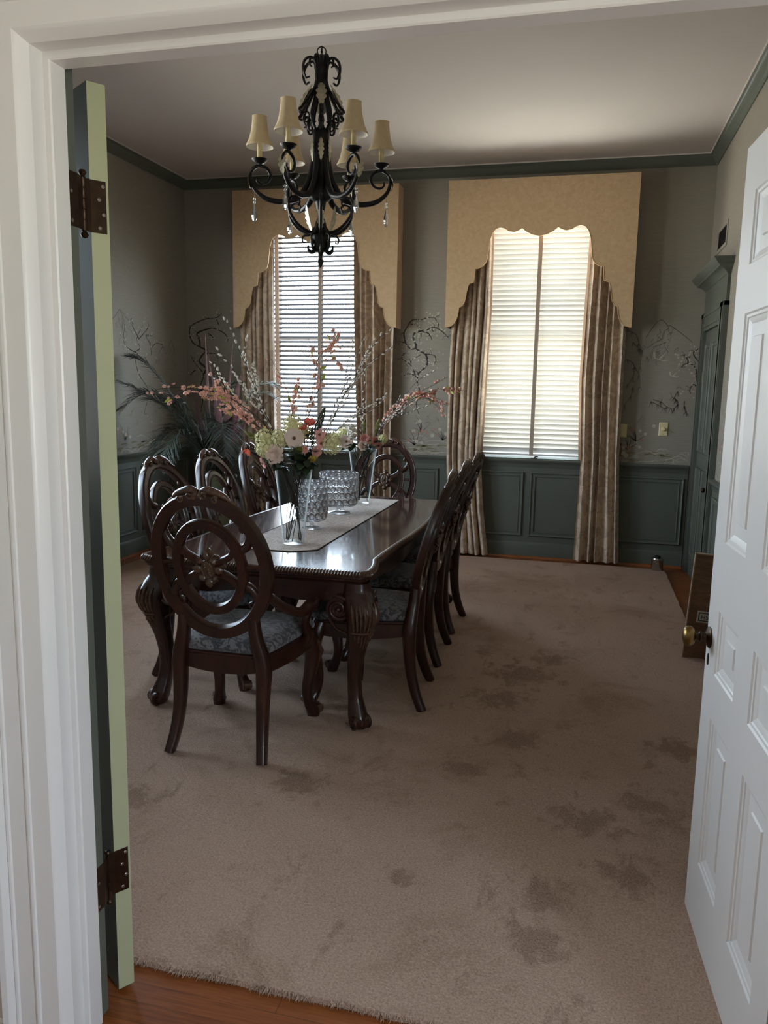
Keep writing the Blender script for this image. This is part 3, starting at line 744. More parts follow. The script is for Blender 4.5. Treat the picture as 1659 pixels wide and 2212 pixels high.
# --- right wall: pedimented doorway with a recessed panelled door
d3 = struct(empty('door_3', (0, 0, 0)), 'grey-green doorway with a projecting pediment on the right wall', 'door')
mb = MB()
for y0, y1 in ((6.10, 6.255), (7.06, 7.20)):
    for k, (q, h) in enumerate(((0, 0.034), (0.012, 0.040), (0.03, 0.036), (0.055, 0.040), (0.08, 0.036))):
        mb.box(XR - h, XR, y0 + q, y1 - q, 0, 2.166)
mb.box(XR - 0.034, XR, 6.255, 7.06, 2.02, 2.166); mb.box(XR - 0.040, XR, 6.255, 7.06, 2.05, 2.075); mb.box(XR - 0.040, XR, 6.10, 7.20, 2.135, 2.1655)
obj('door_surround', mb, M['teal'], d3, smooth=None)
mb = MB(); mb.box(XR - 0.022, XR, 6.115, 7.185, 2.166, 2.365); obj('frieze', mb, M['teal'], d3, smooth=None)
cp = [(0.022, 2.352), (0.030, 2.356), (0.036, 2.366), (0.052, 2.380), (0.078, 2.392), (0.090, 2.396), (0.092, 2.408), (0.104, 2.414), (0.128, 2.440), (0.134, 2.448), (0.134, 2.456), (0.0, 2.458)]
mb = MB()
mb.loft([[(XR, 6.115 - (h - 0.022), z), (XR - h, 6.115 - (h - 0.022), z), (XR - h, 7.185 + min(h - 0.022, 0.05), z), (XR, 7.185 + min(h - 0.022, 0.05), z)] for h, z in cp], False)
obj('pediment', mb, M['teal'], d3, smooth=30)
mb = MB(); mb.box(XR - 0.010, XR, 6.255, 7.06, 0.0, 2.02)
for (za, zb) in ((1.05, 1.92), (0.18, 0.92)):
    for (ya, yb) in ((6.33, 6.62), (6.69, 6.98)): frame_mold(mb, P_right, ya, yb, za, zb, 0.010)
lf = obj('door_leaf', mb, M['teal'], d3, smooth=None)
mb = MB(); mb.box(XR - 0.014, XR - 0.010, 7.040, 7.056, 1.62, 1.69); mb.lathe([(0.0, 1.612), (0.0035, 1.614), (0.0035, 1.696), (0.0, 1.698)], 10, (XR - 0.016, 7.048, 0)); obj('brass_hinge', mb, M['brass'], d3, smooth=40)
mb = MB(); mb.ell((XR - 0.045, 6.30, 0.80), (0.018, 0.02, 0.02)); mb.tube([(XR - 0.010, 6.30, 0.80), (XR - 0.04, 6.30, 0.80)], 0.008); obj('door_knob', mb, M['bronze'], d3, smooth=40)

# --- things on the walls
t = thing('air_vent', 'small dark louvred air vent high on the right wall', 'vent', (XR, 6.655, 2.69))
mb = MB(); rings = [[(-h, -0.225 + q, -0.092 + q), (-h, 0.225 - q, -0.092 + q), (-h, 0.225 - q, 0.092 - q), (-h, -0.225 + q, 0.092 - q)] for q, h in ((0, 0.0), (0, 0.007), (0.006, 0.010), (0.026, 0.008), (0.028, 0.0015))]
mb.loft(rings, True); obj('vent_frame', mb, M['paper'], t, smooth=None)
mb = MB(); mb.box(-0.0016, 0, -0.197, 0.197, -0.064, 0.064); obj('vent_shade_sheet', mb, M['dark'], t, smooth=None)  # dark sheet on the solid wall, painted as the shade behind the louvres
for k in range(7):
    mb = MB(); z = -0.054 + 0.018 * k; mb.add([(-0.002, -0.196, z + 0.006), (-0.002, 0.196, z + 0.006), (-0.009, 0.196, z - 0.004), (-0.009, -0.196, z - 0.004), (-0.003, -0.196, z + 0.0055), (-0.003, 0.196, z + 0.0055)], [(0,1,2,3),(3,2,5,4),(4,5,1,0)])
    obj('louvre', mb, M['bronze'], t, smooth=None)
def wall_plate(x, z, w, h):
    mb = MB(); mb.loft([[(-w+q, -d, -h+q), (w-q, -d, -h+q), (w-q, -d, h-q), (-w+q, -d, h-q)] for q, d in ((0, 0), (0, 0.003), (0.004, 0.006))], True); mb.add([(-w+.004, -.006, -h+.004), (w-.004, -.006, -h+.004), (w-.004, -.006, h-.004), (-w+.004, -.006, h-.004)], [(0,1,2,3)])
    return mb
t = thing('dimmer_switch', 'ivory wall plate with a round dimmer knob', 'light switch', (0.658, YB, 1.211))
obj('switch_plate', wall_plate(0, 0, 0.037, 0.058), M['plate'], t, smooth=30)
mb = MB(); mb.lathe([(0.017, 0.006), (0.017, 0.010), (0.014, 0.012), (0.0135, 0.022), (0.012, 0.024), (0, 0.024)], 24); mb.v = [(x, -z, y) for x, y, z in mb.v]; obj('dimmer_knob', mb, M['plate'], t, smooth=30)
for s in (-1, 1):
    mb = MB(); n0 = 0; mb.lathe([(0.0035, 0.006), (0.003, 0.0072), (0, 0.0074)], 8); mb.v[n0:] = [(x, -z, y + s * 0.042) for x, y, z in mb.v[n0:]]
    obj('screw', mb, M['screw'], t, smooth=30)
t = thing('wall_outlet', 'ivory outlet plate half hidden at the right drape edge', 'outlet', (0.322, YB, 1.19))
obj('outlet_plate', wall_plate(0, 0, 0.036, 0.058), M['plate'], t, smooth=30)
mb = MB()
for s in (-1, 1): mb.box(-0.014, 0.014, -0.0075, -0.006, s * 0.022 - 0.014, s * 0.022 + 0.014)
obj('socket', mb, M['plate'], t, smooth=None)
# ------------------------------------------------------------------ carpet
t = thing('area_rug', 'large beige plush carpet with brushed pile marks and dark stains', 'carpet', (0, 0, 0))
RX0, RX1, RY0, RY1 = -3.66, 0.728, 1.652, 7.03
mb = MB()
def rug_edge(a, k): return 0.003 * math.sin(a * 23 + k) + 0.002 * math.sin(a * 57 + 2 * k)
NX, NY = 60, 72
def rug(u, v):
    x = RX0 + (RX1 - RX0) * u; y = RY0 + (RY1 - RY0) * v
    z = 0.018 + 0.0012 * math.sin(x * 9 + y * 4) * math.sin(y * 7 - x * 3)
    if v < 0.02: y += rug_edge(x, 1)
    if u > 0.98: x += rug_edge(y, 2)
    return (x, y, z)
mb.sheet(NX, NY, rug)
def strip(fn, n):
    mb.loft([[fn(i / n) for i in range(n + 1)], [(fn(i / n)[0], fn(i / n)[1], 0.0006) for i in range(n + 1)]], False)
strip(lambda q: rug(q, 0), NX); strip(lambda q: rug(1, q), NY); strip(lambda q: rug(1 - q, 1), NX); strip(lambda q: rug(0, 1 - q), NY)
obj('carpet_field', mb, M['carpet'], t, smooth=60)
mb = MB()
rf = random.Random(3)
for k in range(5200):       # shaggy cut pile along the near and right edges
    if k < 4200:
        x = RX0 * 0.33 + (RX1 + RX0 * -0.33) * rf.random() if k % 8 else rf.uniform(RX0, RX1)
        y = RY0 + rug_edge(x, 1) + rf.uniform(-0.001, 0.02); dx_, dy_ = rf.gauss(0, 0.5), -1.0
    else:
        y = rf.uniform(RY0, RY1); x = RX1 + rug_edge(y, 2) - rf.uniform(-0.001, 0.02); dx_, dy_ = 1.0, rf.gauss(0, 0.5)
    L = rf.uniform(0.008, 0.018) * (1.25 if rf.random() > 0.85 else 0.85); w = rf.uniform(0.0012, 0.0026)
    n_ = math.hypot(dx_, dy_); dx_ /= n_; dy_ /= n_
    z0 = rf.uniform(0.006, 0.019); z1 = max(0.0015, z0 - rf.uniform(0.004, 0.014))
    px_, py_ = -dy_ * w, dx_ * w
    mb.add([(x + px_, y + py_, z0), (x - px_, y - py_, z0), (x, y, z0 + w * 1.5), (x + dx_ * L, y + dy_ * L, z1)], [(0, 1, 3), (1, 2, 3), (2, 0, 3)])
o = obj('carpet_fringe', mb, M['carpet'], t, smooth=None); o['kind'] = 'stuff'

# ------------------------------------------------------------------ dining table
TX, TY0, TY1 = -1.392, 3.118, 5.470
def table_outline(off=0.0, n=30):
    """serpentine outline, counter-clockwise, offset inward by off"""
    hy = (TY1 - TY0) / 2; cy = (TY0 + TY1) / 2
    side = []     # right side from near corner to far corner: (half width, y)
    for i in range(n + 1):
        s = -1 + 2 * i / n
        hw = 0.512 + 0.026 * math.cos(s * PI / 2 * 1.35) ** 2
        e = abs(s)
        if e > 0.80: hw += 0.030 * math.sin((e - 0.80) / 0.20 * PI * 0.62)
        side.append((hw, s * (hy - 0.055)))
    pts = [(h, y) for h, y in side]
    r = side[-1][0]
    corner = [(r - 0.012, hy - 0.028), (r - 0.040, hy - 0.008), (r - 0.075, hy - 0.004)]
    top = [(r * 0.8 * (1 - 2 * k / 12), hy - 0.004 + 0.010 * math.cos((1 - 2 * k / 12) * PI / 2)) for k in range(13)]
    far = corner + top + [(-x, y) for x, y in reversed(corner)]
    left = [(-h, y) for h, y in reversed(side)]
    near = [(-x, -y) for x, y in far]
    loop = pts + far + left + near
    out = []
    N = len(loop)
    for i in range(N):
        a, b, c = Vector(loop[i-1]), Vector(loop[i]), Vector(loop[(i+1) % N])
        d = (c - a)
        if d.length < 1e-6: d = c - b
        d.normalize(); nn = Vector((-d.y, d.x))
        out.append((TX + b.x + nn.x * off, cy + b.y + nn.y * off))
    return out
t = thing('dining_table', 'polished mahogany dining table with carved edge and scrolled legs', 'table', (0, 0, 0))
lo = lambda off, z: [(x, y, z) for x, y in table_outline(off)]
mb = MB()
mb.loft([lo(0.030, 0.690), lo(0.020, 0.7375), lo(0.023, 0.7395)], True); mb.add(lo(0.023, 0.7395), [tuple(range(len(table_outline())))]); mb.add(lo(0.030, 0.690), [tuple(reversed(range(len(table_outline()))))])
obj('tabletop', mb, M['tabletop'], t, smooth=25)
# rope-carved edge: a gadrooned bead swept round the outline
mb = MB()
raw = [Vector((x, y, 0)) for x, y in table_outline(0.0)]
N = len(raw); L = [0]
for i in range(N): L.append(L[-1] + (raw[(i+1) % N] - raw[i]).length)
step = 0.0034; m_ = int(L[-1] / step / 4) * 4; ring_pts = []; k = 0
for q in range(m_):
    s = L[-1] * q / m_
    while L[k+1] < s: k += 1
    u = (s - L[k]) / max(1e-9, L[k+1] - L[k]); ring_pts.append(raw[k].lerp(raw[(k+1) % N], u))
rings = []
for q in range(m_):
    p = ring_pts[q]; d = (ring_pts[(q+1) % m_] - ring_pts[q-1]).normalized(); nn = Vector((-d.y, d.x, 0))
    w = 1.0 + (0.16, 0.08, -0.16, -0.08)[q % 4]
    prof = [(0.024, 0.7385), (0.016, 0.7405), (0.007, 0.739), (0.000, 0.733), (-0.003, 0.726), (-0.001, 0.719), (0.006, 0.713), (0.012, 0.711)]
    lean = 0.0
    ring = []
    for o_, z in prof:
        f = 1.0 if 0.70 < z and o_ < 0.012 else 0.0
        lz = 0.006 * (z - 0.725) / 0.014
        ring.append(p + d * (lz * f) + nn * (o_ - 0.0030 * f * (w - 1) / 0.16) + Vector((0, 0, z)) + d * (lean * f))
    rings.append(ring)
rings.append(rings[0]); mb.loft(rings, False)
obj('carved_edge', mb, M['carved_edge'], t, smooth=25)
mb = MB()
prof = [(0.012, 0.712), (0.012, 0.704), (0.018, 0.700), (0.020, 0.692), (0.030, 0.686), (0.034, 0.678), (0.046, 0.674)]
mb.loft([lo(o_, z) for o_, z in prof], True)
obj('edge_moulding', mb, M['mahogany'], t, smooth=40)
mb = MB()
n_out = len(table_outline())
def apron(off, k):
    pts = table_outline(off); out = []
    for i, (x, y) in enumerate(pts):
        fx = abs(x - TX) / 0.5; fy = abs(y - (TY0 + TY1) / 2) / 1.17
        sag = 0.012 * math.cos(fy * PI * 3) if fx > 0.75 else 0.014 * math.cos(fx * PI * 2)
        out.append((x, y, 0.676 if k == 0 else 0.600 + sag))
    return out
mb.loft([apron(0.050, 0), apron(0.050, 1), apron(0.072, 1), apron(0.072, 0)], True)
obj('apron', mb, M['mahogany'], t, smooth=30)
mb = MB()          # carved vine on the near and far apron faces
for sy in (-1, 1):
    yy = (TY0 + 0.058) if sy < 0 else (TY1 - 0.058)
    for s in (-1, 1):
        pts = [(TX + s * (0.03 + 0.30 * k / 24), yy - 0.0 * sy, 0.640 + 0.011 * math.sin(k / 24 * 4 * PI) + 0.004) for k in range(25)]
        mb.tube(pts, lerps([0.006, 0.0045, 0.003], 25), 6, up=(0, 1, 0))
        for k in (4, 10, 16, 21):
            x, y, z = pts[k]
            mb.tube([(x, y, z), (x + s * 0.012, y + sy * 0.003, z + (0.012 if k % 4 == 0 else -0.011)), (x + s * 0.026, y, z + (0.016 if k % 4 == 0 else -0.015))], [0.004, 0.006, 0.001], 5, flat=0.5)
    mb.ell((TX, yy, 0.642), (0.018, 0.006, 0.012), 12, 6)
    for k in range(6):
        a = PI * k / 3; mb.ell((TX + 0.022 * math.cos(a), yy, 0.642 + 0.014 * math.sin(a)), (0.008, 0.005, 0.006), 8, 5)
obj('carved_vine', mb, M['carved_edge'], t, smooth=50)
def table_leg(sx, sy):
    """built for the outward direction (sx, sy)"""
    r2 = 0.70710678
    D = Vector((sx * r2, sy * r2, 0)); A = Vector((TX + sx * 0.468, (TY0 + TY1) / 2 + sy * (1.176 - 0.100), 0))
    mb = MB()
    prof = [(0.674, 0.000, 0.062), (0.640, 0.004, 0.064), (0.610, 0.018, 0.072), (0.570, 0.038, 0.076), (0.530, 0.046, 0.072), (0.480, 0.040, 0.062), (0.420, 0.024, 0.050), (0.350, 0.006, 0.041), (0.280, -0.006, 0.036), (0.210, -0.008, 0.033), (0.150, 0.000, 0.034), (0.110, 0.012, 0.040), (0.075, 0.024, 0.046), (0.045, 0.032, 0.046), (0.024, 0.034, 0.040)]
    pts = smoothpath([A + D * o_ + Vector((0, 0, z)) for z, o_, r in prof], 4); R_ = lerps([r for _, _, r in prof], len(pts))
    rings = []
    for p, r in zip(pts, R_):
        ring = []
        for k in range(20):
            a = 2 * PI * k / 20; c, s = math.cos(a), math.sin(a); e = 0.62
            c2, s2 = math.copysign(abs(c) ** e, c), math.copysign(abs(s) ** e, s)
            x, y = c2 * r * 0.9, s2 * r * 0.9
            ring.append((p.x + x, p.y + y, p.z))
        rings.append(ring)
    mb.loft(rings, True, True)
    leg = obj('leg', mb, M['mahogany'], t, smooth=45)
    # volutes on the two faces that look along the table sides
    mb = MB()
    for (fx, fy) in ((0, sy), (sx, 0)):
        T = Vector((fy != 0 and -sx or 0, fx != 0 and -sy or 0, 0))      # inward along that face
        Nn = Vector((fx, fy, 0))
        base = A + Nn * 0.062 + T * 0.045
        fn = lambda a, b: base + T * a + Vector((0, 0, b))
        sp = spiral((0.020, 0.560), 0.058, 0.008, 1.8, PI * 0.45, fn, 46)
        mb.tube(sp, lerps([0.010, 0.009, 0.006], len(sp)), 8)
        mb.ell(fn(0.020, 0.560), (0.012, 0.012, 0.012), 10, 6)
        bk = [fn(0.020 + 0.056 * math.cos(2*PI*k/20), 0.560 + 0.054 * math.sin(2*PI*k/20)) - Nn * 0.002 for k in range(20)]
        bb_ = [p - Nn * 0.030 for p in bk]
        mb.loft([bb_, bk], True, True)
        tail = smoothpath([fn(0.064, 0.520), fn(0.030, 0.470), fn(-0.02, 0.44), fn(-0.030, 0.36), fn(-0.022, 0.22)], 6)
        mb.tube([p - Nn * (0.004 + 0.034 * i / len(tail)) for i, p in enumerate(tail)], lerps([0.008, 0.006, 0.003], len(tail)), 6)
    obj('volute', mb, M['mahogany'], leg, smooth=50)
    mb = MB()      # acanthus ridges on the outer knee
    for k in range(9):
        a = (k - 4) / 4 * 1.05
        Q = Matrix.Rotation(a, 3, 'Z') @ D
        top = 0.605 - 0.018 * (k % 2) - 0.012 * abs(k - 4) / 4
        pth = []
        for q in range(9):
            z = top - (top - 0.470) * q / 8
            i_ = min(range(len(pts)), key=lambda i: abs(pts[i].z - z))
            rad = R_[i_] * (0.90 + 0.10 * abs(math.sin(2 * (a + PI / 4)))) 
            c = pts[i_]; pth.append(Vector((c.x, c.y, z)) + Q * (rad + 0.004 * math.sin(q / 8 * PI)))
        mb.tube(pth, [0.003, 0.0065, 0.008, 0.008, 0.0075, 0.007, 0.006, 0.005, 0.0035], 6)
    band = []
    for k in range(11):
        a = (k - 5) / 5 * 1.2; Q = Matrix.Rotation(a, 3, 'Z') @ D
        i_ = min(range(len(pts)), key=lambda i: abs(pts[i].z - 0.465)); c = pts[i_]
        band.append(Vector((c.x, c.y, 0.465)) + Q * (R_[i_] * 0.98))
    mb.tube(band, 0.006, 6)
    for k in range(7):
        a = (k - 3) / 3 * 0.9; Q = Matrix.Rotation(a, 3, 'Z') @ D; pth = []
        for q in range(6):
            z = 0.455 - (0.085 - 0.02 * abs(k - 3)) * q / 5
            i_ = min(range(len(pts)), key=lambda i: abs(pts[i].z - z)); c = pts[i_]
            pth.append(Vector((c.x, c.y, z)) + Q * (R_[i_] * 0.95))
        mb.tube(pth, [0.006, 0.007, 0.006, 0.005, 0.004, 0.001], 6)
    obj('acanthus', mb, M['carved_edge'], leg, smooth=50)
    mb = MB()      # scroll toe
    c = A + D * 0.046 + Vector((0, 0, 0.050))
    S = Vector((-D.y, D.x, 0))
    for s in (-1, 1):
        fn = lambda a, b: c + D * a + Vector((0, 0, b)) + S * (s * 0.036)
        sp = spiral((0, 0), 0.030, 0.006, 1.5, -PI / 2, fn, 30); mb.tube(sp, lerps([0.008, 0.005], len(sp)), 6)
    ringA = [c + D * (0.031 * math.cos(2*PI*k/18)) + Vector((0, 0, 0.031 * math.sin(2*PI*k/18))) - S * 0.036 for k in range(18)]
    mb.loft([ringA, [p + S * 0.072 for p in ringA]], True, True)
    obj('scroll_toe', mb, M['mahogany'], leg, smooth=45)
    mb = MB(); q = A + D * 0.034; mb.lathe([(0.030, 0.0185), (0.034, 0.022), (0.034, 0.030), (0.028, 0.034)], 16, (q.x, q.y, 0)); obj('foot_pad', mb, M['mahogany'], leg, smooth=40)
for sx in (1, -1):
    for sy in (-1, 1): table_leg(sx, sy)

# runner
t = thing('table_runner', 'taupe patterned runner with dark binding along the table middle', 'table runner', (0, 0, 0))
rx0, rx1, ry0, ry1 = -1.615, -1.203, 3.420, 5.335
pts = [(rx0 + 0.030, ry0 + 0.01), (rx0 + 0.075, ry0), (rx1 - 0.10, ry0), (rx1, ry0 + 0.075), (rx1 - 0.025, ry1 - 0.04), (rx1 - 0.04, ry1), (rx0 + 0.06, ry1), (rx0, ry1 - 0.05), (rx0, ry0 + 0.06)]
mb = MB(); mb.prism(pts, lambda a, b, d: (a, b, d), 0.7398, 0.7418); obj('runner_cloth', mb, M['runner'], t, smooth=None)
mb = MB(); mb.tube([(a, b, 0.7416) for a, b in pts], 0.0026, 6, closed=True); obj('binding', mb, M['runner_edge'], t, smooth=60)

# ------------------------------------------------------------------ chairs
FZ = 0.018                      # feet stand on the carpet
def back_frame():
    """centre of the oval and its axes: U across, V up the leaning back, N facing the sitter"""
    c = Vector((0, -0.300, 0.812)); lean = math.radians(15.5)
    return c, Vector((1, 0, 0)), Vector((0, -math.sin(lean), math.cos(lean))), Vector((0, math.cos(lean), math.sin(lean)))
def chair_proto(arms):
    t = thing('dining_armchair' if arms else 'dining_chair', '', 'chair', (0, 0, 0), 0, 'carved oval-back dining chairs')
    C, U, V, Nn = back_frame()
    P = lambda a, b, d=0.0: C + U * a + V * b + Nn * d
    def curved(a, b): return 0.030 * (a / 0.25) ** 2       # the back wraps forward at its sides
    def oval(ra, rb, n=56, d=0.0): return [P(ra * math.cos(2*PI*k/n), rb * math.sin(2*PI*k/n), d + curved(ra * math.cos(2*PI*k/n), 0)) for k in range(n)]
    def band(mb, path, w, h, closed=True, bead=True):
        """flat moulded bar: cross-section w wide in the back plane, h deep"""
        n = len(path); rings = []
        sec = [(-0.5, -0.30), (-0.42, -0.5), (0.42, -0.5), (0.5, -0.30), (0.5, 0.28), (0.40, 0.46), (0.30, 0.30), (-0.30, 0.30), (-0.40, 0.46), (-0.5, 0.28)]
        W_ = w if isinstance(w, list) else [w] * n
        for i in range(n):
            d = (path[(i+1) % n] - path[i-1]) if closed else (path[min(i+1, n-1)] - path[max(i-1, 0)])
            d.normalize(); s = d.cross(Nn).normalized()
            rings.append([path[i] + s * (q * W_[i]) + Nn * (r * h) for q, r in sec])
        if closed: rings.append(rings[0])
        mb.loft(rings, True, not closed)
    bk = empty('backrest', (0, 0, 0), 0, t)
    mb = MB(); band(mb, oval(0.226, 0.288), 0.052, 0.040); obj('outer_hoop', mb, M['mahogany'], bk, smooth=35)
    mb = MB(); band(mb, oval(0.135, 0.185, 44), 0.040, 0.030); obj('inner_hoop', mb, M['mahogany'], bk, smooth=35)
    for sx in (-1, 1):          # scrolls joining the hoops
        for sz in (-1, 1):
            mb = MB()
            pp = [(0.128, 0.075), (0.158, 0.092), (0.176, 0.132), (0.170, 0.170), (0.150, 0.178), (0.142, 0.160), (0.155, 0.150)]
            path = [P(sx * a, sz * b, 0.016) for a, b in [(v.x, v.y) for v in smoothpath([(a, b, 0) for a, b in pp], 5)]]
            mb.tube(path, lerps([0.020, 0.018, 0.016, 0.012, 0.009, 0.007, 0.006], len(path)), 8, up=Nn, flat=1.0)
            mb.tube(smoothpath([P(sx * 0.165, sz * 0.110, 0.016), P(sx * 0.188, sz * 0.112, 0.018), P(sx * 0.208, sz * 0.122, 0.018)], 4), lerps([0.014, 0.011, 0.012], 9), 8)
            obj('scroll', mb, M['mahogany'], bk, smooth=50)
    for sx in (-1, 1):
        mb = MB(); band(mb, [P(sx * (0.118 + 0.10 * k / 6), 0.012 * math.sin(k / 6 * PI), 0.008 + 0.010 * k / 6) for k in range(7)], lerps([0.020, 0.013, 0.022], 7), 0.018, False)
        obj('side_link', mb, M['mahogany'], bk, smooth=40)
    for sx in (-1, 1):           # the four arched ribs of the cross
        for sz in (-1, 1):
            mb = MB()
            path = smoothpath([P(sx * 0.020, sz * 0.014, 0.004), P(sx * 0.060, sz * 0.032, 0.006), P(sx * 0.098, sz * 0.058, 0.006), P(sx * 0.120, sz * 0.100, 0.006)], 5)
            band(mb, path, lerps([0.026, 0.030, 0.026, 0.030], len(path)), 0.024, False)
            obj('cross_rib', mb, M['mahogany'], bk, smooth=40)
    mb = MB()                    # rosette
    ring = [P(0.029 * math.cos(2*PI*k/24), 0.044 * math.sin(2*PI*k/24), 0.020) for k in range(24)]
    mb.loft([[p - Nn * 0.030 for p in ring], ring, [P(0.022 * math.cos(2*PI*k/24), 0.036 * math.sin(2*PI*k/24), 0.024) for k in range(24)]], True, True)
    mb.loft([[p - Nn * 0.042 for p in [P(0.026 * math.cos(2*PI*k/24), 0.040 * math.sin(2*PI*k/24), 0.020) for k in range(24)]], [p - Nn * 0.030 for p in ring]], True, True)
    for k in range(8):
        a = 2 * PI * k / 8 + PI / 8 * 0; L = 0.040 if k % 2 == 0 else 0.028
        for side in (1, -1):
            c0 = Vector((0.026 * math.cos(a), 0.040 * math.sin(a))); c1 = c0 + Vector((math.cos(a), math.sin(a))) * L
            path = [P(c0.x + (c1.x - c0.x) * q / 4, c0.y + (c1.y - c0.y) * q / 4, (0.010 if side > 0 else -0.016) + side * 0.006 * math.sin(q / 4 * PI)) for q in range(5)]
            mb.tube(path, [0.009, 0.015, 0.016, 0.011, 0.002], 6, up=U if abs(math.sin(a)) > 0.5 else V, flat=0.55 if False else 0.5)
    mb.tube(oval(0.021, 0.033, 20, 0.024), 0.0035, 5, closed=True); mb.tube(oval(0.021, 0.033, 20, -0.022), 0.0035, 5, closed=True)
    for k in range(5): mb.ell(P(random.uniform(-0.01, 0.01), -0.022 + 0.011 * k, 0.024), (0.007, 0.005, 0.006), 8, 5); mb.ell(P(random.uniform(-0.01, 0.01), -0.022 + 0.011 * k, -0.022), (0.007, 0.005, 0.006), 8, 5)
    obj('rosette', mb, M['carved_edge'], bk, smooth=45)
    mb = MB()                    # carved crest with two leaf volutes and a shell
    for sx in (-1, 1):
        path = smoothpath([P(sx * 0.006, 0.312, 0.006), P(sx * 0.034, 0.320, 0.006), P(sx * 0.066, 0.311, 0.008), P(sx * 0.098, 0.296, 0.010), P(sx * 0.118, 0.276, 0.012)], 5)
        mb.tube(path, lerps([0.012, 0.019, 0.017, 0.013, 0.006], len(path)), 8, up=Nn, flat=0.9)
        for (a, b) in ((0.030, 0.306), (0.072, 0.292)):
            for d in (0.022, -0.018):
                sp = spiral((sx * a, b), 0.015, 0.003, sx * 1.2, 0.6, lambda x, y: P(x, y, d), 18); mb.tube(sp, 0.0042, 5)
        mb.tube([P(sx * 0.118, 0.276, 0.014), P(sx * 0.134, 0.262, 0.016), P(sx * 0.138, 0.244, 0.018)], [0.008, 0.010, 0.003], 6)
    for k in range(7):
        a = PI / 2 + (k - 3) * 0.36
        mb.tube([P(0, 0.288, 0.012), P(0.020 * math.cos(a), 0.288 + 0.022 * math.sin(a), 0.020), P(0.034 * math.cos(a), 0.288 + 0.038 * math.sin(a), 0.010)], [0.005, 0.007, 0.002], 5)
        mb.tube([P(0, 0.288, -0.012), P(0.020 * math.cos(a), 0.288 + 0.022 * math.sin(a), -0.018), P(0.034 * math.cos(a), 0.288 + 0.038 * math.sin(a), -0.008)], [0.005, 0.007, 0.002], 5)
    obj('carved_crest', mb, M['carved_edge'], bk, smooth=50)
    # rear legs run up into the hoop
    for sx in (-1, 1):
        mb = MB()
        path = smoothpath([P(sx * 0.150, -0.222, 0.012), (sx * 0.158, -0.222, 0.520), (sx * 0.176, -0.212, 0.440), (sx * 0.184, -0.208, 0.380), (sx * 0.182, -0.212, 0.280), (sx * 0.184, -0.224, 0.180), (sx * 0.192, -0.248, 0.090), (sx * 0.203, -0.278, FZ)], 5)
        mb.tube(path, lerps([0.024, 0.027, 0.032, 0.033, 0.029, 0.026, 0.024, 0.022], len(path)), 12, up=(0, 1, 0), flat=0.92, power=3.2)
        obj('leg', mb, M['mahogany'], t, smooth=45)
    # front cabriole legs
    for sx in (-1, 1):
        mb = MB()
        path = smoothpath([(sx * 0.212, 0.205, 0.435), (sx * 0.226, 0.222, 0.380), (sx * 0.234, 0.236, 0.315), (sx * 0.226, 0.226, 0.230), (sx * 0.216, 0.214, 0.150), (sx * 0.222, 0.226, 0.085), (sx * 0.234, 0.246, 0.045), (sx * 0.236, 0.250, FZ)], 5)
        mb.tube(path, lerps([0.034, 0.038, 0.036, 0.029, 0.023, 0.023, 0.030, 0.026], len(path)), 12, up=(0, 1, 0), power=2.8)
        lg = obj('leg', mb, M['mahogany'], t, smooth=45)
        mb = MB(); D = Vector((sx * 0.7, 0.714, 0)); S = Vector((-D.y, D.x, 0)); c = Vector((sx * 0.250, 0.266, 0.052))
        rg = [c + D * (0.019 * math.cos(2*PI*k/14)) + Vector((0, 0, 0.020 * math.sin(2*PI*k/14))) - S * 0.022 for k in range(14)]
        mb.loft([rg, [p + S * 0.044 for p in rg]], True, True)
        obj('carved_toe', mb, M['carved_edge'], lg, smooth=45); mb = MB()
        for k in range(5):
            a = (k - 2) * 0.42; Q = Matrix.Rotation(a, 3, 'Z') @ D
            mb.tube([Vector((sx * 0.226, 0.222, 0.392)) + Q * 0.030, Vector((sx * 0.236, 0.238, 0.330)) + Q * 0.040, Vector((sx * 0.230, 0.230, 0.262)) + Q * 0.030], [0.006, 0.009, 0.002], 6)
        obj('carved_knee', mb, M['carved_edge'], lg, smooth=45)
    # seat frame with a dipped apron
    def plan(off):
        return [(-0.185 + off, -0.205 + off), (0.185 - off, -0.205 + off), (0.205 - off, -0.10), (0.232 - off, 0.08), (0.246 - off, 0.215 - off), (0.215 - off, 0.250 - off), (0.11, 0.268 - off), (0.0, 0.272 - off), (-0.11, 0.268 - off), (-0.215 + off, 0.250 - off), (-0.246 + off, 0.215 - off), (-0.232 + off, 0.08), (-0.205 + off, -0.10)]
    def dense(off):
        p = plan(off); out = []
        for i in range(len(p)):
            a, b = p[i], p[(i+1) % len(p)]
            for k in range(4): out.append((a[0] + (b[0]-a[0]) * k / 4, a[1] + (b[1]-a[1]) * k / 4))
        return out
    def zlow(x, y):
        if y < -0.19: return 0.372 - 0.022 * max(0, math.cos(x / 0.17 * PI / 2)) ** 0.8
        if y > 0.20: return 0.368 - 0.026 * math.cos(x / 0.09 * PI / 2) ** 2 if abs(x) < 0.09 else 0.372
        return 0.366 - 0.012 * math.cos((y - 0.01) / 0.2 * PI / 2)
    mb = MB()
    mb.loft([[(x, y, zlow(x, y)) for x, y in dense(0.016)], [(x, y, zlow(x, y)) for x, y in dense(0.0)], [(x, y, 0.425) for x, y in dense(0.0)], [(x, y, 0.431) for x, y in dense(-0.005)], [(x, y, 0.438) for x, y in dense(-0.005)], [(x, y, 0.441) for x, y in dense(0.004)], [(x, y, 0.441) for x, y in dense(0.05)]], True)
    mb.add([(x, y, 0.400) for x, y in dense(0.012)], [tuple(reversed(range(len(dense(0)))))])
    obj('seat_frame', mb, M['mahogany'], t, smooth=35)
    mb = MB()
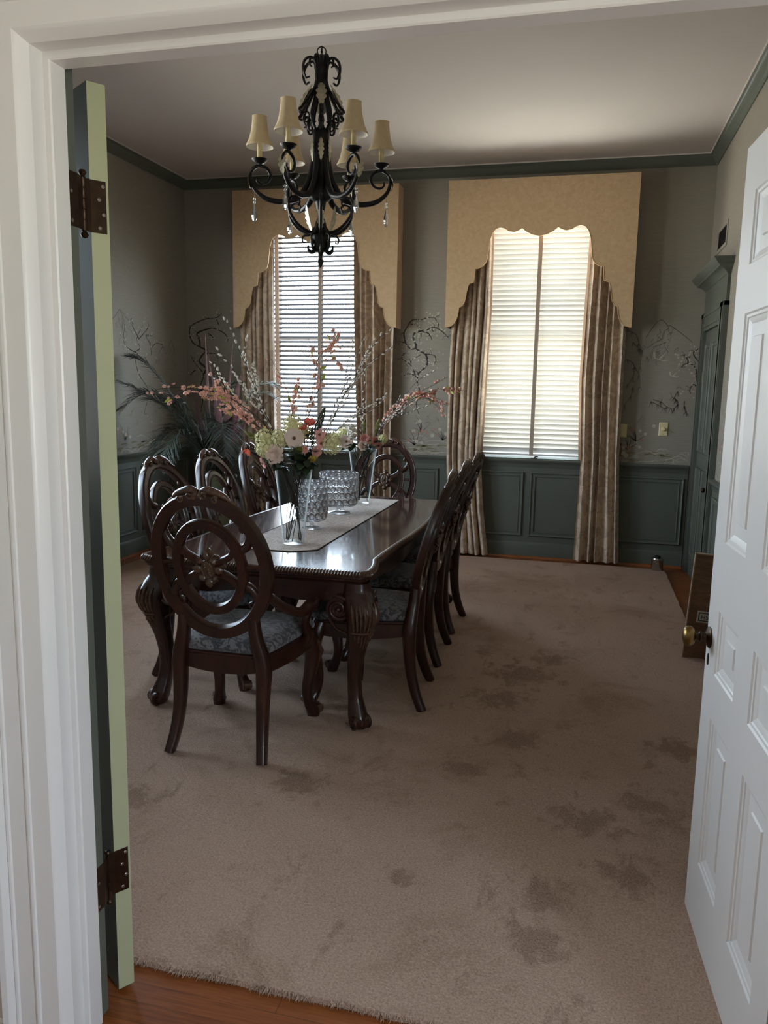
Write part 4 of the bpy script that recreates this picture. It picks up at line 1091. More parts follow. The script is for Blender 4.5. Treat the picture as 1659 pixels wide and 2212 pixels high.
    cs = [(0.008, 0.439), (-0.001, 0.447), (-0.003, 0.462), (0.006, 0.478), (0.026, 0.492), (0.060, 0.502), (0.105, 0.507)]
    mb.loft([[(x, y, z) for x, y in dense(o_)] for o_, z in cs], True); mb.add([(x, y, 0.507) for x, y in dense(0.105)], [tuple(range(len(dense(0))))])
    obj('seat', mb, M['seat'], t, smooth=70, label='grey foliage-patterned upholstered seat')
    if arms:
        for sx in (-1, 1):
            mb = MB()
            path = smoothpath([P(sx * 0.217, -0.120, 0.026), (sx * 0.252, -0.165, 0.640), (sx * 0.280, -0.055, 0.590), (sx * 0.290, 0.030, 0.596), (sx * 0.286, 0.088, 0.600), (sx * 0.282, 0.112, 0.580), (sx * 0.280, 0.098, 0.562), (sx * 0.281, 0.082, 0.574)], 5)
            mb.tube(path, lerps([0.018, 0.020, 0.021, 0.024, 0.024, 0.019, 0.014, 0.010], len(path)), 10, up=(0, 0, 1), flat=1.15, power=2.6)
            ar = obj('armrest', mb, M['mahogany'], t, smooth=45)
            mb = MB()
            path = smoothpath([(sx * 0.240, 0.110, 0.400), (sx * 0.262, 0.100, 0.450), (sx * 0.264, 0.050, 0.505), (sx * 0.276, 0.035, 0.550), (sx * 0.285, 0.070, 0.588)], 6)
            mb.tube(path, lerps([0.028, 0.026, 0.021, 0.019, 0.020], len(path)), 10, up=(0, 1, 0), flat=0.85, power=2.6)
            obj('arm_support', mb, M['mahogany'], ar, smooth=45)
    return t
arm = chair_proto(True)
side = chair_proto(False)
def place(o, x, y, rz, label):
    o.location = (x, y, 0); o.rotation_euler = (0, 0, rz); o['label'] = label; return o
place(arm, -1.372, 3.018, 0.0, 'nearest armchair at the head of the table, its open oval back facing the doorway')
a2 = copy_tree(arm)
place(a2, -1.475, 5.585, PI, 'armchair at the far head of the table in front of the windows')
spots = [(-0.962, 3.628, PI / 2 + 0.09, 'nearest side chair on the right side of the table'),
         (-0.985, 4.262, PI / 2 + 0.03, 'middle side chair on the right side of the table'),
         (-1.000, 4.885, PI / 2 - 0.02, 'farthest side chair on the right side, by the window drapes'),
         (-1.800, 3.700, -PI / 2 - 0.04, 'nearest side chair on the left side, by the open door edge'),
         (-1.790, 4.290, -PI / 2, 'middle side chair on the left side of the table'),
         (-1.800, 4.900, -PI / 2 + 0.03, 'farthest side chair on the left side, below the palm')]
for i, (x, y, rz, lb) in enumerate(spots):
    o = side if i == 0 else copy_tree(side)
    place(o, x, y, rz, 'carved mahogany ' + lb)
# ------------------------------------------------------------------ window dressing
VHALF = [(0.000, 2.814), (0.060, 2.826), (0.113, 2.853), (0.149, 2.882), (0.177, 2.866), (0.215, 2.852), (0.262, 2.862), (0.299, 2.884), (0.336, 2.892), (0.372, 2.880), (0.400, 2.848), (0.420, 2.789), (0.431, 2.704), (0.436, 2.640), (0.450, 2.601), (0.475, 2.575), (0.508, 2.556), (0.538, 2.553), (0.541, 2.490), (0.548, 2.440), (0.586, 2.428), (0.600, 2.395), (0.611, 2.331), (0.621, 2.272), (0.640, 2.243), (0.669, 2.226), (0.673, 2.185), (0.683, 2.140), (0.702, 2.100), (0.730, 2.072), (0.770, 2.060), (0.790, 2.058)]
VTOP, VD = 3.278, 0.190
def valance(n, label):
    c = W[n]
    t = thing('window_valance', label, 'valance', (c, YB, 0), 0, 'shaped cloth valances')
    low = [(-a, b) for a, b in reversed(VHALF[1:])] + VHALF
    mb = MB()
    F = lambda a, b, d: (a, -VD + d, b)
    vs = []; fs = []          # front board as vertical strips so that the outline stays crisp
    m_ = len(low)
    for d in (0.0, 0.014):
        for a, b in low: vs.append(F(a, b, d)); vs.append(F(a, VTOP, d))
    for i in range(m_ - 1):
        q = (2*i, 2*i+2, 2*i+3, 2*i+1); fs.append(q); fs.append(tuple(2*m_ + k for k in reversed(q)))
        fs.append((2*i, 2*m_ + 2*i, 2*m_ + 2*i + 2, 2*i + 2))
    fs.append((0, 1, 2*m_ + 1, 2*m_)); fs.append((2*m_-2, 4*m_-2, 4*m_-1, 2*m_-1))
    mb.add(vs, fs)
    mb.box(-0.79, -0.776, -VD + 0.014, 0, 2.058, VTOP); mb.box(0.776, 0.79, -VD + 0.014, 0, 2.058, VTOP); mb.box(-0.79, 0.79, -VD, 0, VTOP, VTOP + 0.012)
    obj('valance_cloth', mb, M['cornice'], t, smooth=None)
    mb = MB(); mb.tube([(a, -VD - 0.001, b) for a, b in low], 0.0035, 6); obj('trim_cord', mb, M['cord'], t, smooth=60)
    return t
valance(1, 'gold-tan shaped valance over the left window, partly behind the chandelier')
valance(2, 'gold-tan shaped valance over the right window')

def drape(label, xin, xout, folds, ph):
    """xin/xout: (z, x) tables of the window-side and the outer edge"""
    t = thing('drape', label, 'curtain', (0, 0, 0), 0, 'floor-length damask drapes')
    def tab(T, z):
        for i in range(len(T) - 1):
            if z >= T[i+1][0]:
                k = (z - T[i+1][0]) / (T[i][0] - T[i+1][0]); return T[i+1][1] + (T[i][1] - T[i+1][1]) * k
        return T[-1][1]
    z0, z1 = 0.022, 2.93
    def fn(u, v):
        z = z0 + (z1 - z0) * v
        xa, xb = tab(xout, z), tab(xin, z)
        uu = u + 0.035 * math.sin(2*PI*u*2 + ph + z * 0.8) * math.sin(PI * u)
        x = xa + (xb - xa) * uu
        amp = 0.026 + 0.012 * math.sin(u * 9 + ph) + (0.010 * (1 - v))
        y = YB - 0.098 + amp * (math.sin(2*PI*folds*u + ph + 0.5 * math.sin(z * 1.3 + ph)) + 0.28 * math.sin(4*PI*folds*u + 1.1 + ph)) - 0.020 * max(0, 0.5 - z)
        return (x + 0.010 * math.cos(2*PI*folds*u + ph), min(y, YB - 0.046), z)
    mb = MB(); mb.thick(110, 40, fn, (0, 1, 0), 0.004)
    obj('drape_cloth', mb, M['drape'], t, smooth=75)
    mb = MB()      # tan facing that turns in beside the blind
    def fc(u, v):
        z = 0.92 + (z1 - 0.92) * v; x = tab(xin, z); s = 1 if xin[0][1] > xout[0][1] else -1
        return (x + s * (0.001 + 0.022 * u), YB - 0.088 + 0.040 * u + 0.006 * math.sin(z * 5 + ph), z)
    mb.thick(6, 40, fc, (0, 1, 0), 0.004)
    obj('drape_facing', mb, M['lining'], t, smooth=70, label='plain tan facing along the leading edge')
    return t
c = W[2]
drape('damask drape on the left of the right window, behind the right-hand chairs', [(2.95, c - 0.425), (2.2, c - 0.420), (1.6, c - 0.440), (0.93, c - 0.455), (0.45, c - 0.415), (0.0, c - 0.352)], [(2.95, c - 0.755), (2.08, c - 0.758), (1.8, c - 0.770), (1.0, c - 0.770), (0.0, c - 0.735)], 6, 0.3)
drape('damask drape on the right of the right window, standing clear to the floor', [(2.95, c + 0.435), (2.2, c + 0.420), (1.6, c + 0.410), (0.93, c + 0.440), (0.4, c + 0.430), (0.0, c + 0.420)], [(2.95, c + 0.755), (2.06, c + 0.757), (1.0, c + 0.765), (0.0, c + 0.818)], 5, 1.7)
c = W[1]
drape('damask drape on the left of the left window, behind the palm arrangement', [(2.95, c - 0.415), (2.2, c - 0.415), (1.6, c - 0.405), (0.93, c - 0.390), (0.0, c - 0.36)], [(2.95, c - 0.755), (2.06, c - 0.757), (0.0, c - 0.74)], 6, 2.6)
drape('damask drape on the right of the left window, behind the far armchair', [(2.95, c + 0.372), (2.2, c + 0.385), (1.6, c + 0.405), (0.93, c + 0.430), (0.0, c + 0.41)], [(2.95, c + 0.755), (2.06, c + 0.757), (1.0, c + 0.745), (0.0, c + 0.78)], 6, 4.0)

def blind(loc, rz, label, tilt, mat, z1=2.98, hw_=0.468):
    t = thing('venetian_blind', label, 'window blind', loc, rz, 'two-inch slat blinds')
    mb = MB()
    a = math.radians(tilt); hw = 0.0255
    pts = []
    for k in range(7):
        s = -1 + 2 * k / 6; y, z = s * hw, 0.0035 * (1 - s * s)
        pts.append((y * math.cos(a) - z * math.sin(a), y * math.sin(a) + z * math.cos(a)))
    sec = [(y, z + 0.0012) for y, z in pts] + [(y, z - 0.0012) for y, z in reversed(pts)]
    mb.prism(sec, lambda y, z, d: (d, y, z), -hw_, hw_)
    me = mb.mesh('slat', M[mat], 40)
    z = 0.985
    while z < z1:
        o = link(bpy.data.objects.new('slat', me), t, (0, 0, z)); z += 0.0435
    mb = MB(); mb.box(-hw_, hw_, -0.018, 0.018, 0.938, 0.956, 0.003); obj('bottom_rail', mb, M['white'], t, smooth=30)
    mb = MB(); mb.box(-hw_, hw_, -0.028, 0.028, z1 + 0.01, z1 + 0.06); obj('head_rail', mb, M['white'], t, smooth=None)
    mb = MB(); mb.box(-0.017, 0.017, -0.0300, -0.0292, 0.937, z1 + 0.02); mb.box(-0.017, 0.017, 0.0292, 0.0300, 0.937, z1 + 0.02); obj('ladder_tape', mb, M['tape'], t, smooth=None)
    return t
blind((W[1], YB + 0.035, 0), 0, 'slatted blind tilted open in the left window, white daylight between slats', 29, 'slat_open')
sb1 = blind((XL - 0.035, 5.0, 0), PI / 2, '', 8, 'slat_open', 2.87, 0.568)
sb2 = blind((XL - 0.035, 3.5, 0), PI / 2, '', 8, 'slat_open', 2.87)
for b_, w_ in ((sb1, wc), (sb2, wd)):      # unseen blinds added to hold side light off the ceiling, kept as window parts
    for k_ in ('label', 'category', 'group'): del b_[k_]
    b_.parent = w_
blind((W[2], YB + 0.035, 0), 0, 'cream slatted blind closed flat in the right window, glowing', -60, 'slat_shut')
t = thing('sash_latch', 'small black latch on the sill below the right blind', 'latch', (W[2] + 0.03, YB - 0.008, WZ0))
mb = MB(); mb.box(-0.03, 0.03, -0.008, 0.008, 0, 0.006); mb.tube([(0, 0, 0.004), (0.012, -0.003, 0.016), (0.034, -0.004, 0.018)], [0.006, 0.006, 0.004], 8); obj('latch_body', mb, M['iron'], t, smooth=40)

# ------------------------------------------------------------------ chandelier
CX, CY = -1.437, 4.2
t = thing('chandelier', 'black wrought-iron chandelier with six cream shades and crystal drops', 'chandelier', (CX, CY, 0))
ch = t
AZ = math.radians(18.9)
def polar(ang, r, z): return (r * math.cos(ang), r * math.sin(ang), z)
mb = MB(); mb.lathe([(0.0, H - 0.001), (0.06, H - 0.001), (0.062, H - 0.008), (0.045, H - 0.024), (0.020, H - 0.034), (0.008, H - 0.040), (0.0, H - 0.042)], 24); obj('ceiling_canopy', mb, M['iron'], t, smooth=50)
z = H - 0.044; k = 0
while z > 3.268:
    mb = MB(); rg = [(0.0085 * math.cos(2*PI*q/16) if k % 2 == 0 else 0, 0.0085 * math.cos(2*PI*q/16) if k % 2 else 0, z - 0.014 + 0.0175 * math.sin(2*PI*q/16)) for q in range(16)]
    mb.tube(rg, 0.0024, 6, closed=True); obj('chain_link', mb, M['iron'], t, smooth=60); z -= 0.0265; k += 1
mb = MB(); mb.tube([(0.0225 * math.cos(AZ) * math.cos(2*PI*q/24), 0.0225 * math.sin(AZ) * math.cos(2*PI*q/24), 3.236 + 0.0225 * math.sin(2*PI*q/24)) for q in range(24)], 0.0032, 8, closed=True)
mb.lathe([(0, 3.246), (0.005, 3.240), (0.0065, 3.234), (0.003, 3.224), (0.010, 3.212), (0.006, 3.204), (0.004, 3.19), (0.010, 3.17), (0.024, 3.15), (0.026, 3.10), (0.018, 3.06), (0.011, 3.02), (0.010, 2.98), (0.008, 2.90)], 16); obj('top_ring', mb, M['iron'], t, smooth=50)
def leafblade(mb, fn, n=5, w=0.02):
    """serrated acanthus leaf; fn(s, e): s along 0..1, e sideways -1..1 -> point; has thickness"""
    top = []
    for i in range(4 * n + 1):
        s = i / (4 * n)
        env = math.sin(PI * min(1, s * 0.94 + 0.06)) ** 0.8 * (0.62 + 0.38 * abs(math.sin(s * n * PI)))
        top.append((s, env))
    for sd in (0, 1):
        rows = [[fn(s, -e, sd), fn(s, -e * 0.45, sd), fn(s, 0, sd), fn(s, e * 0.45, sd), fn(s, e, sd)] for s, e in top]
        if sd: rows = [list(reversed(r)) for r in rows]
        mb.loft(rows, False)
for k in range(6):        # smaller upright scrolls between the big ones
    a = AZ + k * PI / 3
    mb = MB(); path = smoothpath([polar(a, r, z) for r, z in ((0.020, 3.06), (0.027, 3.12), (0.032, 3.175), (0.046, 3.205), (0.060, 3.196), (0.062, 3.172), (0.050, 3.160))], 5)
    mb.tube(path, lerps([0.006, 0.0065, 0.006, 0.004], len(path)), 6, up=(math.cos(a), math.sin(a), 0.01), flat=1.6); obj('crown_scroll', mb, M['iron'], t, smooth=50)
    mb = MB(); path = smoothpath([polar(a, r, z) for r, z in ((0.028, 3.09), (0.046, 3.02), (0.078, 2.95), (0.092, 2.90), (0.080, 2.868), (0.062, 2.876))], 4)
    mb.tube(path, lerps([0.007, 0.007, 0.004], len(path)), 6, up=(math.cos(a), math.sin(a), 0.6), flat=1.9); obj('strap', mb, M['iron'], t, smooth=50)
for k in range(6):        # top scrolls, straps with silvered leaves, and the curls under them
    a = AZ + math.radians(30) + k * PI / 3
    mb = MB(); path = smoothpath([polar(a, r, z) for r, z in ((0.022, 3.045), (0.030, 3.10), (0.034, 3.16), (0.048, 3.192), (0.078, 3.190), (0.104, 3.164), (0.109, 3.122), (0.094, 3.090), (0.072, 3.098))], 5)
    mb.tube(path, lerps([0.006, 0.006, 0.0065, 0.007, 0.006, 0.004], len(path)), 6, up=(math.cos(a), math.sin(a), 0.01), flat=1.6); obj('crown_scroll', mb, M['iron'], t, smooth=50)
    mb = MB(); path = [polar(a, r, z) for r, z in ((0.030, 3.09), (0.040, 3.055), (0.075, 3.000), (0.112, 2.950), (0.134, 2.925))]
    path = smoothpath(path + [polar(a, r, z) for r, z in ((0.112, 2.914), (0.088, 2.926), (0.074, 2.905), (0.082, 2.878), (0.104, 2.876))], 4)
    mb.tube(path, lerps([0.007, 0.007, 0.007, 0.006, 0.004], len(path)), 6, up=(math.cos(a), math.sin(a), 0.6), flat=1.7)
    st = obj('strap', mb, M['iron'], t, smooth=50)
    mb = MB(); tx = Vector((-math.sin(a), math.cos(a), 0))
    def fl(s, e, sd, a=a, tx=tx):
        r, z = 0.048 + 0.078 * s, 3.062 - 0.135 * s
        return Vector(polar(a, r + 0.006 + (0.0014 if sd else 0) + 0.010 * e * e, z + 0.004)) + tx * (e * 0.030)
    leafblade(mb, fl, 4); obj('acanthus_leaf', mb, M['silverleaf'], st, smooth=40)
    mb = MB(); path = smoothpath([polar(a, r, z) for r, z in ((0.026, 2.815), (0.040, 2.86), (0.062, 2.890), (0.080, 2.872), (0.076, 2.842), (0.058, 2.838), (0.054, 2.852))], 5)
    mb.tube(path, lerps([0.008, 0.0075, 0.006, 0.004], len(path)), 7, up=(math.cos(a), math.sin(a), 0.1), flat=1.3); obj('neck_scroll', mb, M['iron'], t, smooth=50)
    mb = MB()
    def fl2(s, e, sd, a=a):
        r, z = 0.049 + 0.002 * s, 2.800 - 0.115 * s
        tx = Vector((-math.sin(a), math.cos(a), 0)); return Vector(polar(a, r + (0.0015 if sd else 0) + 0.004 * math.sin(PI * s), z)) + tx * (e * 0.017)
    leafblade(mb, fl2, 5); obj('collar_leaf', mb, M['silverleaf'], t, smooth=40)
mb = MB(); mb.lathe([(0.0, 2.945), (0.007, 2.94), (0.014, 2.92), (0.017, 2.90), (0.013, 2.88), (0.020, 2.862), (0.042, 2.85), (0.047, 2.835), (0.044, 2.815), (0.045, 2.78), (0.043, 2.72), (0.046, 2.68), (0.050, 2.62), (0.055, 2.56), (0.060, 2.51), (0.046, 2.495), (0.030, 2.488), (0.022, 2.45), (0.016, 2.42), (0.020, 2.40), (0.030, 2.378), (0.034, 2.350), (0.040, 2.325), (0.046, 2.30), (0.038, 2.27), (0.040, 2.25), (0.030, 2.236), (0.014, 2.226), (0.010, 2.205), (0.008, 2.195), (0.016, 2.186), (0.017, 2.178), (0.012, 2.168), (0.010, 2.158), (0.0, 2.146)], 24, (0, 0, 0), lambda a, z: 1 + (0.10 * math.cos(6 * a) if 2.5 < z < 2.72 else 0.06 * math.cos(6 * a) if z < 2.36 else 0))
obj('column', mb, M['iron'], t, smooth=50)
for k in range(6):
    a = AZ + k * PI / 3; a2 = a + PI / 6
    arm_ = empty('arm', (0, 0, 0), 0, t)
    mb = MB()
    path = [polar(a, r, z) for r, z in ((0.030, 2.76), (0.042, 2.67), (0.066, 2.585), (0.110, 2.515), (0.154, 2.493), (0.216, 2.482), (0.293, 2.496), (0.350, 2.540), (0.372, 2.598), (0.360, 2.640), (0.324, 2.659), (0.284, 2.645), (0.266, 2.612), (0.282, 2.580), (0.313, 2.568), (0.337, 2.582), (0.336, 2.602))]
    path = smoothpath(path, 5); mb.tube(path, lerps([0.017, 0.0175, 0.017, 0.0145, 0.0105, 0.009, 0.009, 0.008, 0.0065, 0.004], len(path)), 8)
    obj('arm_scroll', mb, M['iron'], arm_, smooth=50)
    c_ = polar(a, 0.322, 0)
    mb = MB(); mb.lathe([(0.0, 2.660), (0.009, 2.661), (0.011, 2.668), (0.028, 2.675), (0.041, 2.688), (0.0425, 2.692), (0.040, 2.6925), (0.022, 2.684), (0.012, 2.682), (0.0, 2.682)], 24, c_); obj('drip_cup', mb, M['iron'], arm_, smooth=50)
    mb = MB(); mb.lathe([(0.0145, 2.682), (0.0145, 2.69), (0.013, 2.70), (0.0132, 2.775), (0.012, 2.785), (0.006, 2.787), (0.0, 2.787)], 14, c_, lambda an, z: 1 + 0.05 * math.sin(5 * an + z * 60)); obj('candle_sleeve', mb, M['candle'], arm_, smooth=60)
    mb = MB()
    pr = [(0.0710, 2.752), (0.0725, 2.758), (0.0670, 2.766), (0.0560, 2.790), (0.0475, 2.820), (0.0420, 2.852), (0.0385, 2.882), (0.0375, 2.897), (0.0390, 2.904)]
    pl = lambda an, z: 1 + 0.022 * abs(math.cos(4 * an)) ** 0.6 - 0.010 + 0.004 * math.cos(24 * an)
    mb.lathe_open(pr, 72, c_, pl); mb.cur = 1; mb.lathe_open([(r - 0.0015, z) for r, z in reversed(pr)], 72, c_, pl)
    obj('lamp_shade', mb, [M['shade'], M['shade_in']], arm_, smooth=50, label='cream pleated bell shade with a white lining')
    tx = Vector((-math.sin(a), math.cos(a), 0)); mb = MB()
    def fl3(s, e, sd):
        an = -0.55 + 1.75 * s; r, z = 0.305 + (0.073 + (0.0016 if sd else 0) + 0.004) * math.cos(an), 2.585 + (0.078 + (0.0016 if sd else 0)) * math.sin(an)
        return Vector(polar(a, r + 0.004 * e * e, z)) + tx * (e * 0.024)
    leafblade(mb, fl3, 5); obj('acanthus_leaf', mb, M['silverleaf'], arm_, smooth=40)
    cd = empty('crystal_drop', (0, 0, 0), 0, t); q = polar(a, 0.352, 0)
    mb = MB()
    mb.tube([(q[0], q[1], 2.535), (q[0], q[1], 2.497)], 0.0009, 5)
    obj('wire', mb, M['steel'], cd, smooth=60)
    for zz, rr in ((2.490, 0.0080), (2.472, 0.0080)):
        mb = MB(); mb.ell((q[0], q[1], zz), (rr, rr, rr), 14, 10); obj('bead', mb, M['crystal'], cd, smooth=60)
    mb = MB(); mb.lathe([(0.0, 2.463), (0.003, 2.460), (0.007, 2.446), (0.0125, 2.424), (0.0150, 2.406), (0.0130, 2.390), (0.007, 2.376), (0.0, 2.370)], 8, q); obj('teardrop', mb, M['crystal'], cd, smooth=None)
    # lower basket scroll, with an upright silvered spray between
    mb = MB(); path = smoothpath([polar(a2, r, z) for r, z in ((0.040, 2.325), (0.085, 2.330), (0.140, 2.358), (0.182, 2.405), (0.196, 2.450), (0.182, 2.486), (0.150, 2.494), (0.128, 2.474), (0.136, 2.450))], 5)
    mb.tube(path, lerps([0.010, 0.009, 0.008, 0.007, 0.004], len(path)), 7); bs = obj('basket_scroll', mb, M['iron'], t, smooth=50)
    mb = MB(); tx2 = Vector((-math.sin(a2), math.cos(a2), 0))
    def fl4(s, e, sd):
        r, z = 0.055 + 0.050 * s - 0.018 * s * s, 2.335 + 0.125 * s
        return Vector(polar(a2, r + (0.0015 if sd else 0) + 0.006 * e * e, z)) + tx2 * (e * 0.022)
    leafblade(mb, fl4, 5); obj('silver_spray', mb, M['silverleaf'], bs, smooth=40)
    mb = MB(); path = smoothpath([polar(a, r, z) for r, z in ((0.026, 2.36), (0.060, 2.318), (0.044, 2.295), (0.078, 2.320), (0.094, 2.304), (0.090, 2.282), (0.076, 2.282))][0:2] + [polar(a, r, z) for r, z in ((0.086, 2.312), (0.098, 2.296), (0.092, 2.276), (0.078, 2.280))], 5)
    mb.tube(path, lerps([0.007, 0.006, 0.0035], len(path)), 6, flat=1.3); obj('bottom_curl', mb, M['iron'], t, smooth=50)
    mb = MB(); path = smoothpath([polar(a2, r, z) for r, z in ((0.038, 2.30), (0.050, 2.26), (0.036, 2.236), (0.058, 2.228), (0.076, 2.240), (0.074, 2.258))], 5)
    mb.tube(path, lerps([0.008, 0.007, 0.0035], len(path)), 6, flat=1.3); obj('bottom_curl', mb, M['iron'], t, smooth=50)

# ------------------------------------------------------------------ glass on the table
TZ = 0.7420
def vase(x, y, h, r0, r1, label):
    t = thing('glass_vase', label, 'vase', (x, y, TZ), 0, 'tall tapered glass vases')
    mb = MB(); w = 0.0032
    mb.lathe([(0.0, 0.0), (r0 - 0.004, 0.0), (r0, 0.003), (r0, 0.016), (r0 + (r1 - r0) * 0.5, h * 0.55), (r1, h), (r1 - w * 0.5, h + 0.001), (r1 - w, h), (r0 + (r1 - r0) * 0.5 - w, h * 0.55), (r0 - w, 0.020), (r0 - w - 0.006, 0.014), (0.0, 0.014)], 40)
    obj('vase_glass', mb, M['glass'], t, smooth=40); return t
V1 = (-1.367, 3.612); V2 = (-1.432, 5.085)
vase(V1[0], V1[1], 0.392, 0.052, 0.094, 'near clear glass vase of silk flowers on the runner')
vase(V2[0], V2[1], 0.362, 0.050, 0.094, 'far clear glass vase of silk flowers by the end armchair')
def hobnail(x, y, h, r, nrow, ncol, label):
    t = thing('hobnail_bowl', label, 'glass candle holder', (x, y, TZ), 0, 'hobnail glass holders on a foot')
    mb = MB(); mb.lathe([(0.0, 0.0), (r * 0.60, 0.0), (r * 0.62, 0.003), (r * 0.45, 0.008), (0.014, 0.014), (0.011, 0.022), (0.012, 0.032), (0.030, 0.040), (0.0, 0.041)], 36); obj('foot', mb, M['crystal'], t, smooth=50)
    mb = MB(); z0 = 0.040; w = 0.004
    mb.lathe([(0.0, z0), (r * 0.7, z0 + 0.001), (r * 0.93, z0 + 0.008), (r, z0 + 0.024), (r, z0 + h), (r - w * .5, z0 + h + 0.0015), (r - w, z0 + h), (r - w, z0 + 0.026), (r * 0.9 - w, z0 + 0.014), (0.0, z0 + 0.008)], 48)
    bw = obj('bowl', mb, M['crystal'], t, smooth=50)
    mb = MB(); pz = h * 0.92 / nrow
    for j in range(nrow):
        for i in range(ncol):
            a = 2 * PI * (i + 0.5 * (j % 2)) / ncol; zz = z0 + 0.022 + pz * (j + 0.45); rad = min(pz * 0.55, PI * r / ncol * 1.02)
            Mx = Matrix.Rotation(a, 3, 'Z')
            mb.ell((r * math.cos(a), r * math.sin(a), zz), (rad * 0.42, rad, rad), 10, 7, Mx)
    o = obj('hobnails', mb, M['crystal'], bw, smooth=60)
    return t
hobnail(-1.430, 4.060, 0.218, 0.084, 6, 15, 'smaller hobnail glass candle holder, behind the near vase')
hobnail(-1.458, 4.640, 0.212, 0.116, 5, 20, 'larger hobnail glass candle holder, near the far vase')

# ------------------------------------------------------------------ silk stems
rnd = random.Random(11)
def catkin_mesh():
    mb = MB(); mb.lathe([(0.0, 0.0), (0.0025, 0.001), (0.0046, 0.006), (0.0046, 0.012), (0.0030, 0.018), (0.0, 0.021)], 8); return mb.mesh('catkin', M['catkin'], 70)
def blossom_mesh(r=0.013, mat='blossom', n=5):
    mb = MB()
    for k in range(n):
        a = 2 * PI * k / n
        rows = []
        for i in range(5):
            s = i / 4; w = math.sin(PI * (0.12 + 0.80 * s)) * 0.52 * r
            c = Vector((math.cos(a), math.sin(a), 0)) * (r * (0.10 + 0.9 * s)); tx = Vector((-math.sin(a), math.cos(a), 0)); zz = 0.45 * r * s * s + 0.1 * r
            rows.append([c - tx * w + Vector((0, 0, zz + 0.2 * r * s)), c + Vector((0, 0, zz)), c + tx * w + Vector((0, 0, zz + 0.2 * r * s))])
        mb.loft(rows, False); mb.loft([[p - Vector((0, 0, 0.0007)) for p in reversed(q)] for q in rows], False)
    mb.cur = 1; mb.ell((0, 0, 0.25 * r), (0.16 * r, 0.16 * r, 0.2 * r), 6, 4)
    return mb.mesh('blossom', [M[mat], M['center']], 60)
def leaf_mesh_small(L, w, mat, name='leaf'):
    mb = MB(); rows = []
    for i in range(7):
        s = i / 6; ww = w * math.sin(PI * min(1, 0.06 + 0.94 * s)) ** 0.85; z = 0.12 * L * math.sin(PI * s * 0.9)
        rows.append([(L * s, -ww, z + 0.25 * ww), (L * s, 0, z), (L * s, ww, z + 0.25 * ww)])
    mb.loft(rows, False); mb.loft([[(x, y, z - 0.0007) for x, y, z in reversed(r)] for r in rows], False)
    return mb.mesh(name, M[mat], 60)
CAT = catkin_mesh(); BLO = blossom_mesh(); BUD = blossom_mesh(0.008); LIME = leaf_mesh_small(0.036, 0.007, 'leaf_lime')
def orient(o, d, roll=0.0, axis='Z'):
    q = Vector(d).normalized().to_track_quat(axis, 'Y' if axis == 'Z' else 'Z')
    o.rotation_mode = 'QUATERNION'; o.rotation_quaternion = q @ Matrix.Rotation(roll, 3, axis).to_quaternion()
def inst(name, me, parent, loc, d, roll=0.0, s=1.0, axis='Z'):
    o = link(bpy.data.objects.new(name, me), parent, loc); orient(o, d, roll, axis); o.scale = (s, s, s); return o
def base_pts(V, h, r1, first, k):
    """a stem inside vase V: from the bottom, crossing to the rim, toward its first outer point"""
    f = Vector(first); d = Vector((f.x - V[0], f.y - V[1], 0))
    out = d.normalized() if d.length > 1e-4 else Vector((1, 0, 0))
    a = rnd.uniform(-0.5, 0.5); opp = Matrix.Rotation(a, 3, 'Z') @ (-out)
    rr = min(r1 * 0.72, d.length * 0.55 + 0.01)
    return [Vector((V[0], V[1], TZ + 0.018)) + opp * rnd.uniform(0.010, 0.044), Vector((V[0], V[1], TZ + h * 0.52)) + opp * rnd.uniform(-0.002, 0.010) + Vector((rnd.uniform(-0.024, 0.024), rnd.uniform(-0.014, 0.014), 0)), Vector((V[0], V[1], TZ + h + 0.01)) + out * rr]
def stem_thing(name, label, cat, group, V, h, r1, pts, r0, re, mat):
    root = Vector((V[0], V[1], TZ))
    t = thing(name, label, cat, root, 0, group)
    P = smoothpath([p - root for p in base_pts(V, h, r1, pts[0], 0)] + [Vector(p) - root for p in pts], 5)
    mb = MB(); mb.tube(P, lerps([r0, r0, (r0 + re) / 2, re], len(P)), 6); obj('twig', mb, M[mat], t, smooth=60)
    return t, P
